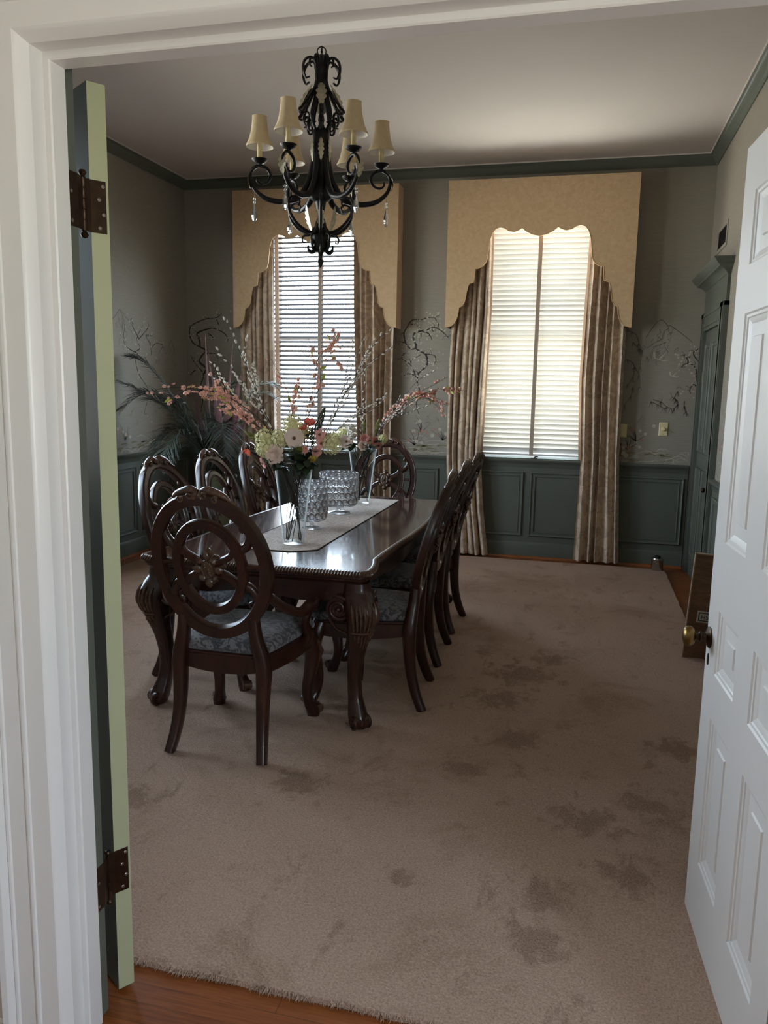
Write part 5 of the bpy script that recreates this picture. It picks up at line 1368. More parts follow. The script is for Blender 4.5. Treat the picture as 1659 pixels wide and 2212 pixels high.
def willow(pts, V, h, r1, label):
    t, P = stem_thing('pussy_willow_branch', label, 'willow branch', 'pussy willow branches in the vases', V, h, r1, pts, 0.0018, 0.0010, 'twig')
    L = 0; last = 0; n0 = int(len(P) * 0.46)
    for i in range(n0, len(P) - 1):
        L += (P[i+1] - P[i]).length
        if L - last > 0.030 - 0.010 * (i / len(P)):
            last = L; d = (P[i+1] - P[i]).normalized(); s = Vector((rnd.gauss(0, 1), rnd.gauss(0, 1), rnd.gauss(0, 1))).cross(d).normalized()
            dd = (d * 0.9 + s * 0.6).normalized(); inst('catkin', CAT, t, P[i] + s * 0.001, dd, 0, rnd.uniform(0.75, 1.15))
    inst('catkin', CAT, t, P[-1], P[-1] - P[-2], 0, 1.0)
    for q in range(2):        # forked side twigs
        i = int(len(P) * rnd.uniform(0.50, 0.72)); d = (P[i+1] - P[i]).normalized(); s = Vector((rnd.gauss(0, 1), rnd.gauss(0, 0.5), rnd.gauss(0.2, 0.8))).cross(d).normalized()
        L_ = rnd.uniform(0.14, 0.24); Q = smoothpath([P[i], P[i] + d * L_ * 0.5 + s * L_ * 0.16, P[i] + d * L_ + s * L_ * 0.24], 5)
        mb = MB(); mb.tube(Q, lerps([0.0013, 0.0007], len(Q)), 5); obj('twig', mb, M['twig'], t, smooth=60)
        for k in range(2, len(Q)):
            sd = Vector((rnd.gauss(0, 1), rnd.gauss(0, 1), rnd.gauss(0, 1))).cross(d).normalized(); inst('catkin', CAT, t, Q[k], (d * 0.9 + sd * 0.6), 0, rnd.uniform(0.75, 1.1))
    return t
def cherry(pts, V, h, r1, label, subs=(), dens=1.0, leaves=6):
    t, P = stem_thing('blossom_branch', label, 'blossom branch', 'pink blossom branches in the vases', V, h, r1, pts, 0.0021, 0.0010, 'twig')
    root = Vector((V[0], V[1], TZ)); runs = [P[int(len(P) * 0.42):]]
    for sb in subs:
        Q = smoothpath([Vector(p) - root for p in sb], 5); mb = MB(); mb.tube(Q, lerps([0.0015, 0.0008], len(Q)), 5); obj('twig', mb, M['twig'], t, smooth=60); runs.append(Q)
    for q in range(3):
        i = int(len(P) * rnd.uniform(0.48, 0.82)); d = (P[i+1] - P[i]).normalized(); s = Vector((rnd.gauss(0, 1), rnd.gauss(0, 0.5), rnd.gauss(0.3, 0.8))).cross(d).normalized()
        L_ = rnd.uniform(0.08, 0.17); Q = smoothpath([P[i], P[i] + d * L_ * 0.5 + s * L_ * 0.22, P[i] + d * L_ * 0.9 + s * L_ * 0.42], 5)
        mb = MB(); mb.tube(Q, lerps([0.0013, 0.0007], len(Q)), 5); obj('twig', mb, M['twig'], t, smooth=60); runs.append(Q)
    for R_ in runs:
        for i in range(len(R_) - 1):
            fr = i / len(R_)
            for q in range(2):
                if rnd.random() < 0.62 * dens * (1.15 - 0.6 * fr):
                    d = (R_[i+1] - R_[i]).normalized(); s = Vector((rnd.gauss(0, 1), rnd.gauss(0, 1) - 0.5, rnd.gauss(0, 1) + 0.3)).cross(d).normalized()
                    p = R_[i] + s * rnd.uniform(0.004, 0.016)
                    inst('blossom', BLO if rnd.random() < 0.66 else BUD, t, p, (s + d * 0.3), rnd.uniform(0, 6), rnd.uniform(0.7, 1.12))
    for k in range(leaves):
        R_ = rnd.choice(runs); i = rnd.randrange(len(R_) // 4, len(R_) - 1); s = Vector((rnd.gauss(0, 1), rnd.gauss(0, 0.6), rnd.gauss(0.2, 0.8))).normalized()
        inst('leaf', LIME, t, R_[i], s, rnd.uniform(0, 6), rnd.uniform(0.7, 1.2), 'X')
    return t
H1, H2, RM = 0.392, 0.362, 0.094
willow([(-1.455,3.6,1.272),(-1.523,3.59,1.413),(-1.581,3.58,1.561),(-1.622,3.57,1.661),(-1.652,3.56,1.739),(-1.692,3.55,1.816)], V1, H1, RM, 'tallest pussy willow branch leaning left from the near vase, tip by the left drape')
willow([(-1.455,3.58,1.281),(-1.533,3.548,1.429),(-1.576,3.515,1.507),(-1.64,3.482,1.605),(-1.68,3.45,1.67)], V1, H1, RM, 'second pussy willow branch leaning left, tip below the tallest one')
willow([(-1.483,3.64,1.293),(-1.564,3.66,1.438),(-1.631,3.68,1.579),(-1.663,3.7,1.656),(-1.654,3.72,1.744)], V1, H1, RM, 'near-upright pussy willow branch in front of the left drape')
willow([(-1.483,3.62,1.267),(-1.586,3.628,1.351),(-1.643,3.636,1.409),(-1.693,3.644,1.485),(-1.757,3.652,1.522),(-1.821,3.66,1.554)], V1, H1, RM, 'lowest pussy willow branch leaning left among the pink blossom')
willow([(-1.231,3.64,1.263),(-1.181,3.68,1.418),(-1.138,3.72,1.526),(-1.109,3.76,1.634),(-1.072,3.8,1.737)], V1, H1, RM, 'steep pussy willow branch leaning right from the near vase, against the blind edge')
willow([(-1.217,3.62,1.258),(-1.126,3.615,1.453),(-1.05,3.61,1.552),(-0.982,3.605,1.629),(-0.895,3.6,1.687)], V1, H1, RM, 'pussy willow branch leaning farthest right in front of the middle drape')
willow([(-1.223,3.66,1.249),(-1.15,3.67,1.439),(-1.051,3.68,1.612),(-0.973,3.69,1.737),(-0.922,3.7,1.776)], V1, H1, RM, 'tallest pussy willow branch leaning right from the near vase')
willow([(-1.21,3.62,1.245),(-1.097,3.613,1.348),(-0.972,3.607,1.411),(-0.921,3.6,1.454)], V1, H1, RM, 'low pussy willow branch of the near vase crossing right over the far bouquet')
willow([(-1.446,5.09,1.196),(-1.445,5.093,1.381),(-1.426,5.097,1.628),(-1.424,5.1,1.728)], V2, H2, RM, 'upright pussy willow branch in the far vase')
willow([(-1.322,5.09,1.228),(-1.216,5.11,1.395),(-1.083,5.13,1.561),(-0.986,5.15,1.626)], V2, H2, RM, 'pussy willow branch of the far vase, highest of those leaning right')
willow([(-1.311,5.05,1.239),(-1.27,5.033,1.296),(-1.128,5.017,1.354),(-0.997,5.0,1.402)], V2, H2, RM, 'lowest pussy willow branch of the far vase, leaning right')
cherry([(-1.463,3.57,1.276),(-1.524,3.525,1.366),(-1.618,3.48,1.439),(-1.687,3.435,1.474),(-1.801,3.39,1.492),(-1.903,3.345,1.49),(-1.987,3.3,1.463)], V1, H1, RM, 'long pink blossom branch with lime leaves reaching far left over the chairs', [[(-1.627,3.5,1.438),(-1.725,3.465,1.478),(-1.823,3.43,1.487),(-1.909,3.395,1.443),(-1.943,3.36,1.391)]], 1.25, 12)
cherry([(-1.481,3.6,1.263),(-1.577,3.58,1.336),(-1.644,3.56,1.389),(-1.686,3.54,1.442),(-1.717,3.52,1.505),(-1.741,3.5,1.578)], V1, H1, RM, 'pink blossom branch curving up left below the willow tips', [], 1.2, 6)
cherry([(-1.397,3.66,1.352),(-1.393,3.69,1.413),(-1.383,3.72,1.508),(-1.387,3.75,1.556)], V1, H1, RM, 'forked pink blossom branch upright before the left half of the blind', [[(-1.389,3.66,1.379),(-1.424,3.673,1.487),(-1.469,3.687,1.567),(-1.533,3.7,1.662)]], 0.7, 3)
cherry([(-1.331,3.66,1.327),(-1.311,3.683,1.435),(-1.291,3.707,1.543),(-1.285,3.73,1.645),(-1.236,3.753,1.693),(-1.222,3.777,1.718),(-1.151,3.8,1.71)], V1, H1, RM, 'tallest pink blossom branch before the blind, tip bent right', [], 0.75, 4)
cherry([(-1.324,3.68,1.326),(-1.3,3.714,1.448),(-1.276,3.748,1.517),(-1.245,3.782,1.654),(-1.22,3.816,1.642),(-1.186,3.85,1.596)], V1, H1, RM, 'pink blossom branch before the blind tape, tip drooping right', [], 0.75, 5)
cherry([(-1.322,5.09,1.246),(-1.236,5.117,1.377),(-1.121,5.145,1.461),(-0.988,5.173,1.536),(-0.892,5.2,1.593)], V2, H2, RM, 'pink blossom branch of the far vase, highest over the painted tree', [], 0.8, 4)
cherry([(-1.304,5.06,1.239),(-1.181,5.045,1.388),(-0.996,5.03,1.491),(-0.867,5.015,1.515),(-0.731,5.0,1.504)], V2, H2, RM, 'longest pink blossom branch of the far vase, tip across the right drape', [], 0.85, 4)
cherry([(-1.31,5.1,1.228),(-1.145,5.087,1.407),(-1.004,5.075,1.455),(-0.917,5.062,1.394),(-0.877,5.05,1.324)], V2, H2, RM, 'pink blossom branch of the far vase with its tip hanging down', [], 0.9, 3)
cherry([(-1.339,5.12,1.235),(-1.264,5.116,1.348),(-1.169,5.112,1.424),(-1.076,5.108,1.48),(-0.991,5.104,1.464),(-0.907,5.1,1.443)], V2, H2, RM, 'middle pink blossom branch of the far vase, tip level', [], 1.1, 5)

def bloom_layers(layers, n_out, mat, cmat='center', rc=0.006, zc=0.004):
    """open bloom facing +Z: layers of (radius, lift, count)"""
    mb = MB()
    for (r, lift, n, w) in layers:
        o = rnd.uniform(0, 6)
        for k in range(n):
            a = o + 2 * PI * k / n + rnd.uniform(-0.1, 0.1); rr = r * rnd.uniform(0.9, 1.08)
            tx = Vector((-math.sin(a), math.cos(a), 0)); rows = []
            for i in range(6):
                s = i / 5; ww = w * rr * (math.sin(PI * (0.10 + 0.78 * s)) ** 0.8)
                c = Vector((math.cos(a), math.sin(a), 0)) * (rr * s) + Vector((0, 0, lift * rr * (s ** 1.6) - 0.10 * rr * s * s * s))
                rows.append([c - tx * ww + Vector((0, 0, 0.16 * ww)), c, c + tx * ww + Vector((0, 0, 0.16 * ww))])
            mb.loft(rows, False); mb.loft([[p - Vector((0, 0, 0.0008)) for p in reversed(q)] for q in rows], False)
    if rc:
        mb.cur = 1; mb.ell((0, 0, zc), (rc, rc, rc * 0.7), 10, 6)
        for k in range(16): a = 2*PI*k/16; mb.ell((rc * 1.25 * math.cos(a), rc * 1.25 * math.sin(a), zc + rc * 0.3), (rc * 0.16, rc * 0.16, rc * 0.3), 5, 4)
    return mb.mesh('bloom', [M[mat], M[cmat]], 65)
ANEM = bloom_layers([(0.048, 0.16, 8, 0.52), (0.041, 0.30, 7, 0.50)], 0, 'petal_white', 'center', 0.0075, 0.008)
PEON = bloom_layers([(0.047, 0.05, 13, 0.27), (0.041, 0.40, 12, 0.28), (0.031, 0.85, 9, 0.32), (0.019, 1.5, 7, 0.36)], 0, 'petal_white', 'center', 0)
DAIS = bloom_layers([(0.030, 0.15, 12, 0.20), (0.024, 0.30, 10, 0.20)], 0, 'petal_pink', 'center', 0.006, 0.006)
CORA = bloom_layers([(0.030, 0.9, 6, 0.42), (0.022, 1.4, 5, 0.45)], 0, 'petal_coral', 'center', 0)
PINK = bloom_layers([(0.032, 0.5, 9, 0.40), (0.024, 0.9, 7, 0.42), (0.015, 1.4, 5, 0.45)], 0, 'petal_pink', 'center', 0)
def hyd_mesh(R_=0.038, mat='petal_cream', n=44):
    mb = MB()
    for k in range(n):
        zc = 1 - 1.6 * (k + 0.5) / n; a = k * 2.39996; rr = math.sqrt(max(0, 1 - zc * zc)); d = Vector((rr * math.cos(a), rr * math.sin(a), zc)); c = d * (R_ * rnd.uniform(0.85, 1.1))
        u = d.orthogonal().normalized(); w = d.cross(u); o = rnd.uniform(0, 6)
        for q in range(4):
            b = o + q * PI / 2; e = u * math.cos(b) + w * math.sin(b); f = -u * math.sin(b) + w * math.cos(b); s = 0.0115
            mb.add([c, c + e * s * 0.55 + f * s * 0.42 + d * 0.002, c + e * s + d * 0.0035, c + e * s * 0.55 - f * s * 0.42 + d * 0.002, c - d * 0.0008], [(0, 1, 2, 3), (4, 3, 2, 1)])
    mb.ell((0, 0, 0), (R_ * 0.6, R_ * 0.6, R_ * 0.6), 10, 8)
    return mb.mesh('bloom', M[mat], 60)
HYD = hyd_mesh(0.046, 'petal_cream', 64); HYDW = hyd_mesh(0.024, 'catkin', 34)
def spike_mesh(L=0.10, mat='leaf_olive'):
    mb = MB()
    for k in range(70):
        s = k / 69; a = k * 2.4; r = 0.010 * math.sin(PI * (0.12 + 0.85 * s)) + 0.002
        mb.ell((r * math.cos(a), r * math.sin(a), L * s), (0.0036, 0.0036, 0.005), 6, 4)
    mb.tube([(0, 0, 0), (0, 0, L)], 0.003, 5)
    return mb.mesh('flower_spike', M[mat], 60)
SPK = spike_mesh(); SPKD = spike_mesh(0.11, 'leaf_dark'); GOLD = spike_mesh(0.07, 'gold')
BIGLEAF = leaf_mesh_small(0.085, 0.027, 'leaf_dark'); OLEAF = leaf_mesh_small(0.060, 0.024, 'leaf_olive')
def flower(kind, me, label, cat, V, h, p, face, n_leaf=2, s=1.0, grp='silk flower stems in the near vase', part='bloom'):
    root = Vector((V[0], V[1], TZ)); p = Vector(p)
    t = thing(kind, label, cat, root, 0, grp)
    fd = Vector(face).normalized()
    b = base_pts(V, h, RM, p, 0)
    b[2] = Vector((V[0], V[1], TZ + h - 0.01)) + (Vector((p.x - V[0], p.y - V[1], 0))).normalized() * min(0.062, Vector((p.x - V[0], p.y - V[1], 0)).length * 0.6)
    end = p - fd * 0.006
    pts = [q - root for q in b] if (p.z > TZ + h + 0.03) else [q - root for q in b[:2]] + [Vector((b[2].x, b[2].y, min(b[2].z, p.z - 0.02))) - root]
    if p.z < TZ + h and Vector((p.x - V[0], p.y - V[1])).length > RM: pts[-1] = b[2] - root + Vector((0, 0, 0.022))
    pts = [pts[1] * 0.9 + pts[0] * 0.1] + pts[2:]      # silk flowers have short stems: they start half way up the vase
    P = smoothpath(pts + [end - root - fd * 0.02, end - root], 4)
    mb = MB(); mb.tube(P, lerps([0.0016, 0.0016, 0.0016], len(P)), 6); obj('stem', mb, M['stem'], t, smooth=60)
    o = inst(part, me, t, p - root, fd, rnd.uniform(0, 6), s)
    for k in range(n_leaf + 1):
        i = rnd.randrange(int(len(P) * 0.30), int(len(P) * 0.68)); a = rnd.uniform(0, 2 * PI)
        d = Vector((math.cos(a) * 0.8, math.sin(a) * 0.8, rnd.uniform(-0.5, 0.35)))
        if P[i].z < h * 0.9: d = Vector((d.x * 0.5, d.y * 0.5, 0.8))
        inst('leaf', BIGLEAF, t, P[i], d, rnd.uniform(-0.6, 0.6), (0.42 if P[i].z + TZ < TZ + h * 0.9 else rnd.uniform(0.65, 1.05)), 'X')
    return t
cam = Vector((0.32, -0.93, 0.10))
G1 = 'silk flower stems in the near vase'; G2 = 'silk flower stems in the far vase'
flower('anemone_stem', ANEM, 'large white anemone with brown eye, front centre of the near bouquet', 'flower', V1, H1, (-1.339, 3.545, 1.266), cam, 2)
flower('peony_stem', PEON, 'ruffled blush peony, lowest bloom at the front of the near bouquet', 'flower', V1, H1, (-1.435, 3.530, 1.185), cam + Vector((-0.2, 0, -0.1)), 2)
flower('hydrangea_stem', HYD, 'cream-green hydrangea at the top of the near bouquet', 'flower', V1, H1, (-1.366, 3.60, 1.325), (0, -0.3, 1), 1)
flower('hydrangea_stem', HYD, 'cream-green hydrangea between the anemone and the left willow stems', 'flower', V1, H1, (-1.415, 3.57, 1.258), (-0.2, -0.6, 0.7), 1)
flower('hydrangea_stem', HYD, 'cream-green hydrangea at the far left of the near bouquet', 'flower', V1, H1, (-1.500, 3.575, 1.255), (-0.7, -0.4, 0.5), 2, 1.05)
flower('hydrangea_stem', HYD, 'cream-green hydrangea just above the peony, lower left of the near bouquet', 'flower', V1, H1, (-1.488, 3.555, 1.212), (-0.5, -0.7, 0.2), 2)
flower('hydrangea_stem', HYD, 'cream-green hydrangea at the right end of the near bouquet', 'flower', V1, H1, (-1.165, 3.58, 1.240), (0.8, -0.4, 0.4), 1)
flower('daisy_stem', DAIS, 'dusty pink daisy upper right of the white anemone', 'flower', V1, H1, (-1.217, 3.56, 1.286), cam, 2)
flower('daisy_stem', DAIS, 'dusty pink daisy directly below another on the right of the near bouquet', 'flower', V1, H1, (-1.206, 3.55, 1.246), cam + Vector((0.4, 0, -0.2)), 2)
flower('daisy_stem', DAIS, 'pink daisy hanging at the lower left rim of the near vase', 'flower', V1, H1, (-1.503, 3.555, 1.140), (-0.6, -0.6, -0.4), 1)
flower('tulip_stem', CORA, 'bright coral tulip-like bloom behind the white anemone', 'flower', V1, H1, (-1.270, 3.57, 1.328), (0.2, -0.5, 0.8), 1)
flower('tulip_stem', CORA, 'smaller coral bloom left of the bright coral one, by the pink branches', 'flower', V1, H1, (-1.297, 3.58, 1.305), (-0.4, -0.4, 0.8), 1, 0.75)
flower('tulip_stem', CORA, 'coral bloom nodding at the outer left of the near bouquet', 'flower', V1, H1, (-1.577, 3.56, 1.200), (-0.6, -0.3, -0.7), 1, 0.85)
flower('rose_stem', PINK, 'small dusty pink rose below the white anemone, right side', 'flower', V1, H1, (-1.288, 3.55, 1.212), cam, 2, 0.6)
flower('spike_flower_stem', SPKD, 'dark green flower spike rising right of the near bouquet before the blind', 'greenery', V1, H1, (-1.250, 3.60, 1.290), (0.35, 0.05, 1), 2, 1.15, G1, 'spike')
flower('spike_flower_stem', SPKD, 'short dark green spike between anemone and pink daisies', 'greenery', V1, H1, (-1.256, 3.57, 1.235), (0.1, -0.3, 1), 2, 0.8, G1, 'spike')
flower('spike_flower_stem', SPK, 'olive flower spike pointing left out of the near bouquet', 'greenery', V1, H1, (-1.510, 3.56, 1.235), (-0.85, -0.1, 0.55), 1, 0.95, G1, 'spike')
flower('goldenrod_stem', GOLD, 'golden filler sprig low on the right of the near bouquet', 'greenery', V1, H1, (-1.262, 3.55, 1.165), (0.6, -0.7, 0.2), 2, 1.1, G1, 'sprig')
flower('leaf_stem', OLEAF, 'broad olive leaf under the white anemone', 'greenery', V1, H1, (-1.335, 3.535, 1.205), (0.1, -0.5, -0.6), 3, 1.0, G1, 'broad_leaf')
flower('anemone_stem', ANEM, 'white anemone with brown eye in the far bouquet', 'flower', V2, H2, (-1.532, 5.03, 1.158), cam, 2, 1.0, G2)
flower('hydrangea_stem', HYD, 'cream-green hydrangea at the top left of the far bouquet', 'flower', V2, H2, (-1.560, 5.07, 1.214), (-0.4, -0.3, 0.8), 1, 1.0, G2)
flower('hydrangea_stem', HYD, 'cream-green hydrangea at the far left of the far bouquet, touching the near one', 'flower', V2, H2, (-1.612, 5.05, 1.170), (-0.8, -0.4, 0.3), 1, 1.0, G2)
flower('baby_breath_stem', HYDW, 'fluffy white filler cluster at the top of the far bouquet', 'flower', V2, H2, (-1.512, 5.06, 1.240), (0, -0.4, 0.9), 0, 1.3, G2)
flower('baby_breath_stem', HYDW, 'fluffy white filler cluster just above the far anemone', 'flower', V2, H2, (-1.495, 5.04, 1.205), (0.2, -0.6, 0.7), 0, 1.2, G2)
flower('rose_stem', PINK, 'dusty pink rose in the middle of the far bouquet', 'flower', V2, H2, (-1.405, 5.03, 1.182), cam, 2, 1.0, G2)
flower('rose_stem', PINK, 'dusty pink rose on the right of the far bouquet', 'flower', V2, H2, (-1.338, 5.04, 1.166), cam + Vector((0.5, 0, 0)), 2, 1.0, G2)
flower('daisy_stem', DAIS, 'pink daisy at the lower right rim of the far vase', 'flower', V2, H2, (-1.315, 5.04, 1.138), (0.7, -0.6, -0.2), 1, 1.1, G2)
flower('peony_stem', PEON, 'small blush peony low in the middle of the far bouquet', 'flower', V2, H2, (-1.412, 5.02, 1.135), cam, 2, 0.75, G2)
flower('spike_flower_stem', SPK, 'olive spike upright in the middle of the far bouquet', 'greenery', V2, H2, (-1.418, 5.06, 1.225), (0.05, 0, 1), 1, 0.8, G2, 'spike')
flower('spike_flower_stem', SPK, 'olive spike leaning right in the far bouquet', 'greenery', V2, H2, (-1.340, 5.06, 1.220), (0.25, 0, 1), 1, 0.9, G2, 'spike')
flower('hydrangea_stem', HYD, 'small cream bloom at the right end of the far bouquet', 'flower', V2, H2, (-1.290, 5.06, 1.180), (0.8, -0.3, 0.4), 1, 0.7, G2)

flower('hydrangea_stem', HYD, 'cream-green hydrangea behind the white anemone, below the coral bloom', 'flower', V1, H1, (-1.318, 3.63, 1.285), (0.1, -0.4, 0.9), 1, 0.85)
flower('carnation_stem', PINK, 'dusty pink carnation at the right rim of the near vase under the pink daisies', 'flower', V1, H1, (-1.232, 3.555, 1.205), cam + Vector((0.3, 0, -0.1)), 2, 0.8)
flower('carnation_stem', PEON, 'cream carnation at the back right of the near bouquet beside the dark spike', 'flower', V1, H1, (-1.225, 3.66, 1.262), (0.4, -0.4, 0.7), 2, 0.8)
flower('leaf_stem', BIGLEAF, 'dark green leaf hanging over the right rim of the near vase', 'greenery', V1, H1, (-1.250, 3.56, 1.165), (0.8, -0.2, -0.5), 3, 1.0, G1, 'broad_leaf')
flower('leaf_stem', BIGLEAF, 'dark green leaf hanging over the left rim of the near vase', 'greenery', V1, H1, (-1.470, 3.575, 1.165), (-0.8, -0.3, -0.4), 3, 1.0, G1, 'broad_leaf')
flower('leaf_stem', BIGLEAF, 'dark green leaf hanging over the left rim of the far vase', 'greenery', V2, H2, (-1.500, 5.05, 1.130), (-0.7, -0.3, -0.5), 3, 1.0, G2, 'broad_leaf')

# ------------------------------------------------------------------ palm arrangement in the corner
PX, PY = -3.12, 6.34
t = thing('potted_palm', 'large dark artificial palm arrangement in a pot in the left back corner', 'potted plant', (PX, PY, 0))
mb = MB(); mb.lathe([(0.0, FZ), (0.13, FZ), (0.15, 0.03), (0.175, 0.16), (0.20, 0.36), (0.205, 0.54), (0.185, 0.66), (0.165, 0.70), (0.180, 0.725), (0.178, 0.735), (0.160, 0.732), (0.150, 0.70), (0.0, 0.69)], 36); obj('pot', mb, M['pot'], t, smooth=50)
R0 = Vector((PX, PY, 0))
def frond(pts, mat, n=46, L=0.30, droop=0.35, start=0.18):
    P = smoothpath([Vector((PX + rnd.uniform(-0.05, 0.05), PY + rnd.uniform(-0.05, 0.05), 0.70)) - R0] + [Vector(p) - R0 for p in pts], 10)
    mb = MB(); mb.tube(P, lerps([0.009, 0.006, 0.003, 0.0015], len(P)), 6)
    for k in range(n):
        s = start + (1 - start) * k / (n - 1); i = min(int(s * (len(P) - 1)), len(P) - 2); p = P[i].lerp(P[i+1], s * (len(P) - 1) - i); d = (P[i+1] - P[i]).normalized()
        sd = d.cross(Vector((0, 0, 1)));
        if sd.length < 0.1: sd = d.cross(Vector((0, 1, 0)))
        sd.normalize(); l = L * (0.45 + 0.55 * math.sin(PI * min(1, 0.15 + 0.85 * (k / n)))) * rnd.uniform(0.85, 1.1)
        if k > n * 0.85: l *= 0.75
        for q in (-1, 1):
            dr = (d * rnd.uniform(0.75, 1.0) + sd * (q * rnd.uniform(0.55, 0.8)) + Vector((0, 0, rnd.uniform(-0.05, 0.30)))).normalized()
            a = p; b = p + dr * l * 0.5 + Vector((0, 0, -0.02 * droop)); c = p + dr * l + Vector((0, 0, -droop * l * rnd.uniform(0.5, 1.1)))
            w = d.cross(dr).cross(dr).normalized() * 0.0055; u = dr.cross(w).normalized() * 0.0014
            mb.add([a - w * 0.5, a + u, a + w * 0.5, b - w, b + u, b + w, c], [(0, 1, 4, 3), (1, 2, 5, 4), (3, 4, 6), (4, 5, 6), (2, 0, 3, 5), (3, 6, 5)])
    bound(mb); return obj('frond', mb, M[mat], t, smooth=None)
def bound(mb):
    """leaves rest against the walls and drapes instead of passing through them"""
    for i, (x, y, z) in enumerate(mb.v):
        mb.v[i] = (max(x, XL + 0.02 - PX), min(y, YB - 0.20 - PY), z)
frond([(-3.262,6.3,1.041),(-3.465,6.2,1.437),(-3.621,6.1,1.667),(-3.71,6.0,1.739)], 'frond', 60, 0.32)
frond([(-3.263,6.3,1.0),(-3.375,6.15,1.302),(-3.568,6.0,1.435),(-3.757,5.85,1.298)], 'frond', 60, 0.32)
frond([(-3.285,6.3,0.999),(-3.45,6.167,1.28),(-3.546,6.033,1.397),(-3.745,5.9,1.526)], 'frond', 58, 0.30)
frond([(-2.999,6.3,1.009),(-2.881,6.333,1.33),(-2.723,6.367,1.451),(-2.567,6.4,1.415)], 'frond_lit', 46, 0.22)
frond([(-2.955,6.3,1.051),(-2.809,6.367,1.45),(-2.687,6.433,1.531),(-2.60,6.5,1.513)], 'frond_lit', 44, 0.20)
frond([(-3.22,6.3,0.921),(-3.376,6.267,1.119),(-3.492,6.233,1.117),(-3.633,6.2,0.993)], 'frond', 52, 0.30)
frond([(-3.176,6.3,0.882),(-3.334,6.267,1.0),(-3.454,6.233,0.836),(-3.506,6.2,0.674)], 'frond', 46, 0.22)
frond([(-3.05,6.25,1.0),(-2.95,6.1,1.2),(-2.86,5.95,1.12),(-2.80,5.85,0.95)], 'frond', 52, 0.30)
frond([(-3.10,6.35,1.0),(-3.12,6.45,1.3),(-3.10,6.55,1.5),(-3.05,6.7,1.55)], 'frond', 44, 0.22)
frond([(-3.20,6.2,0.95),(-3.25,6.0,1.1),(-3.28,5.85,1.05),(-3.30,5.72,0.88)], 'frond', 52, 0.30)
frond([(-3.20,6.3,1.0),(-3.30,6.25,1.25),(-3.36,6.2,1.36),(-3.42,6.12,1.34)], 'frond', 52, 0.30)
def spear(pts, w, mat='cordyline'):
    P = smoothpath([Vector((PX, PY, 0.71)) - R0] + [Vector(p) - R0 for p in pts], 8); mb = MB(); rows = []
    for i, p in enumerate(P):
        s = i / (len(P) - 1); ww = w * math.sin(PI * (0.15 + 0.85 * s) ** 0.8) ; ww = w * min(1, 2.2 * (1 - s) ** 0.8) * (0.45 + 0.55 * min(1, s * 3)); sx = Vector((0.95, 0.3, 0))
        rows.append([p - sx * ww, p + Vector((0, 0.25 * ww, 0)), p + sx * ww])
    mb.loft(rows, False); mb.loft([[q + Vector((0, 0.0015, 0)) for q in reversed(r)] for r in rows], False)
    bound(mb); obj('spear_leaf', mb, M[mat], t, smooth=60)
for pts, w in (([(-3.152,6.3,1.004),(-3.149,6.25,1.56),(-3.138,6.2,1.959)], 0.012), ([(-3.042,6.3,1.048),(-2.947,6.25,1.525),(-2.886,6.2,1.861)], 0.012), ([(-2.955,6.3,1.011),(-2.876,6.25,1.448),(-2.805,6.2,1.641)], 0.022), ([(-2.955,6.3,1.011),(-2.716,6.25,1.296),(-2.438,6.2,1.457)], 0.014), ([(-3.176,6.3,0.923),(-3.233,6.25,1.244),(-3.256,6.2,1.402)], 0.022), ([(-3.086,6.3,1.006),(-3.078,6.25,1.405),(-3.112,6.2,1.753)], 0.013), ([(-3.05,6.28,1.0),(-3.02,6.2,1.3),(-2.99,6.15,1.5)], 0.022), ([(-3.0,6.28,1.0),(-2.93,6.2,1.25),(-2.90,6.15,1.42)], 0.020)): spear(pts, w)
mb = MB()      # grassy blades filling the heart of the arrangement
for k in range(420):
    a = rnd.uniform(0, 2 * PI); sp = rnd.uniform(0.05, 0.42); h = rnd.uniform(0.25, 0.85) * (1.1 - sp)
    b = Vector((0.08 * math.cos(a) * rnd.random(), 0.08 * math.sin(a) * rnd.random(), 0.70)); c = b + Vector((sp * 0.45 * math.cos(a), sp * 0.45 * math.sin(a), h * 0.7)); e = b + Vector((sp * math.cos(a), sp * math.sin(a), h * rnd.uniform(0.6, 1.05)))
    w = Vector((-math.sin(a), math.cos(a), 0)) * rnd.uniform(0.002, 0.005); n_ = Vector((math.cos(a), math.sin(a), 0)) * 0.001
    mb.add([b - w, b + w, c - w, c + w, e, b + n_, c + n_], [(0, 1, 3, 2), (2, 3, 4), (1, 5, 6, 3), (5, 0, 2, 6), (3, 6, 4), (6, 2, 4)])
bound(mb); o = obj('grass_blades', mb, M['frond'], t, smooth=None); o['kind'] = 'stuff'
mb = MB()
for k in range(260):
    s = rnd.random(); c = Vector((-2.89, 6.22, 1.02)).lerp(Vector((-2.85, 6.16, 1.30)), s) - R0; d = Vector((rnd.gauss(0, 1), rnd.gauss(0, 1), rnd.gauss(0.3, 0.7))).normalized(); L_ = rnd.uniform(0.02, 0.06) * (1.15 - 0.6 * s)
    w = d.orthogonal().normalized() * 0.0016; u = d.cross(w).normalized() * 0.0016
    mb.add([c + w, c + u, c - w, c - u, c + d * L_], [(0, 1, 4), (1, 2, 4), (2, 3, 4), (3, 0, 4)])
mb.tube([Vector((PX, PY, 0.71)) - R0, Vector((-2.93, 6.26, 0.95)) - R0, Vector((-2.85, 6.16, 1.30)) - R0], [0.004, 0.004, 0.002], 6)
obj('plume', mb, M['plume'], t, smooth=None, label='magenta feathery plume')

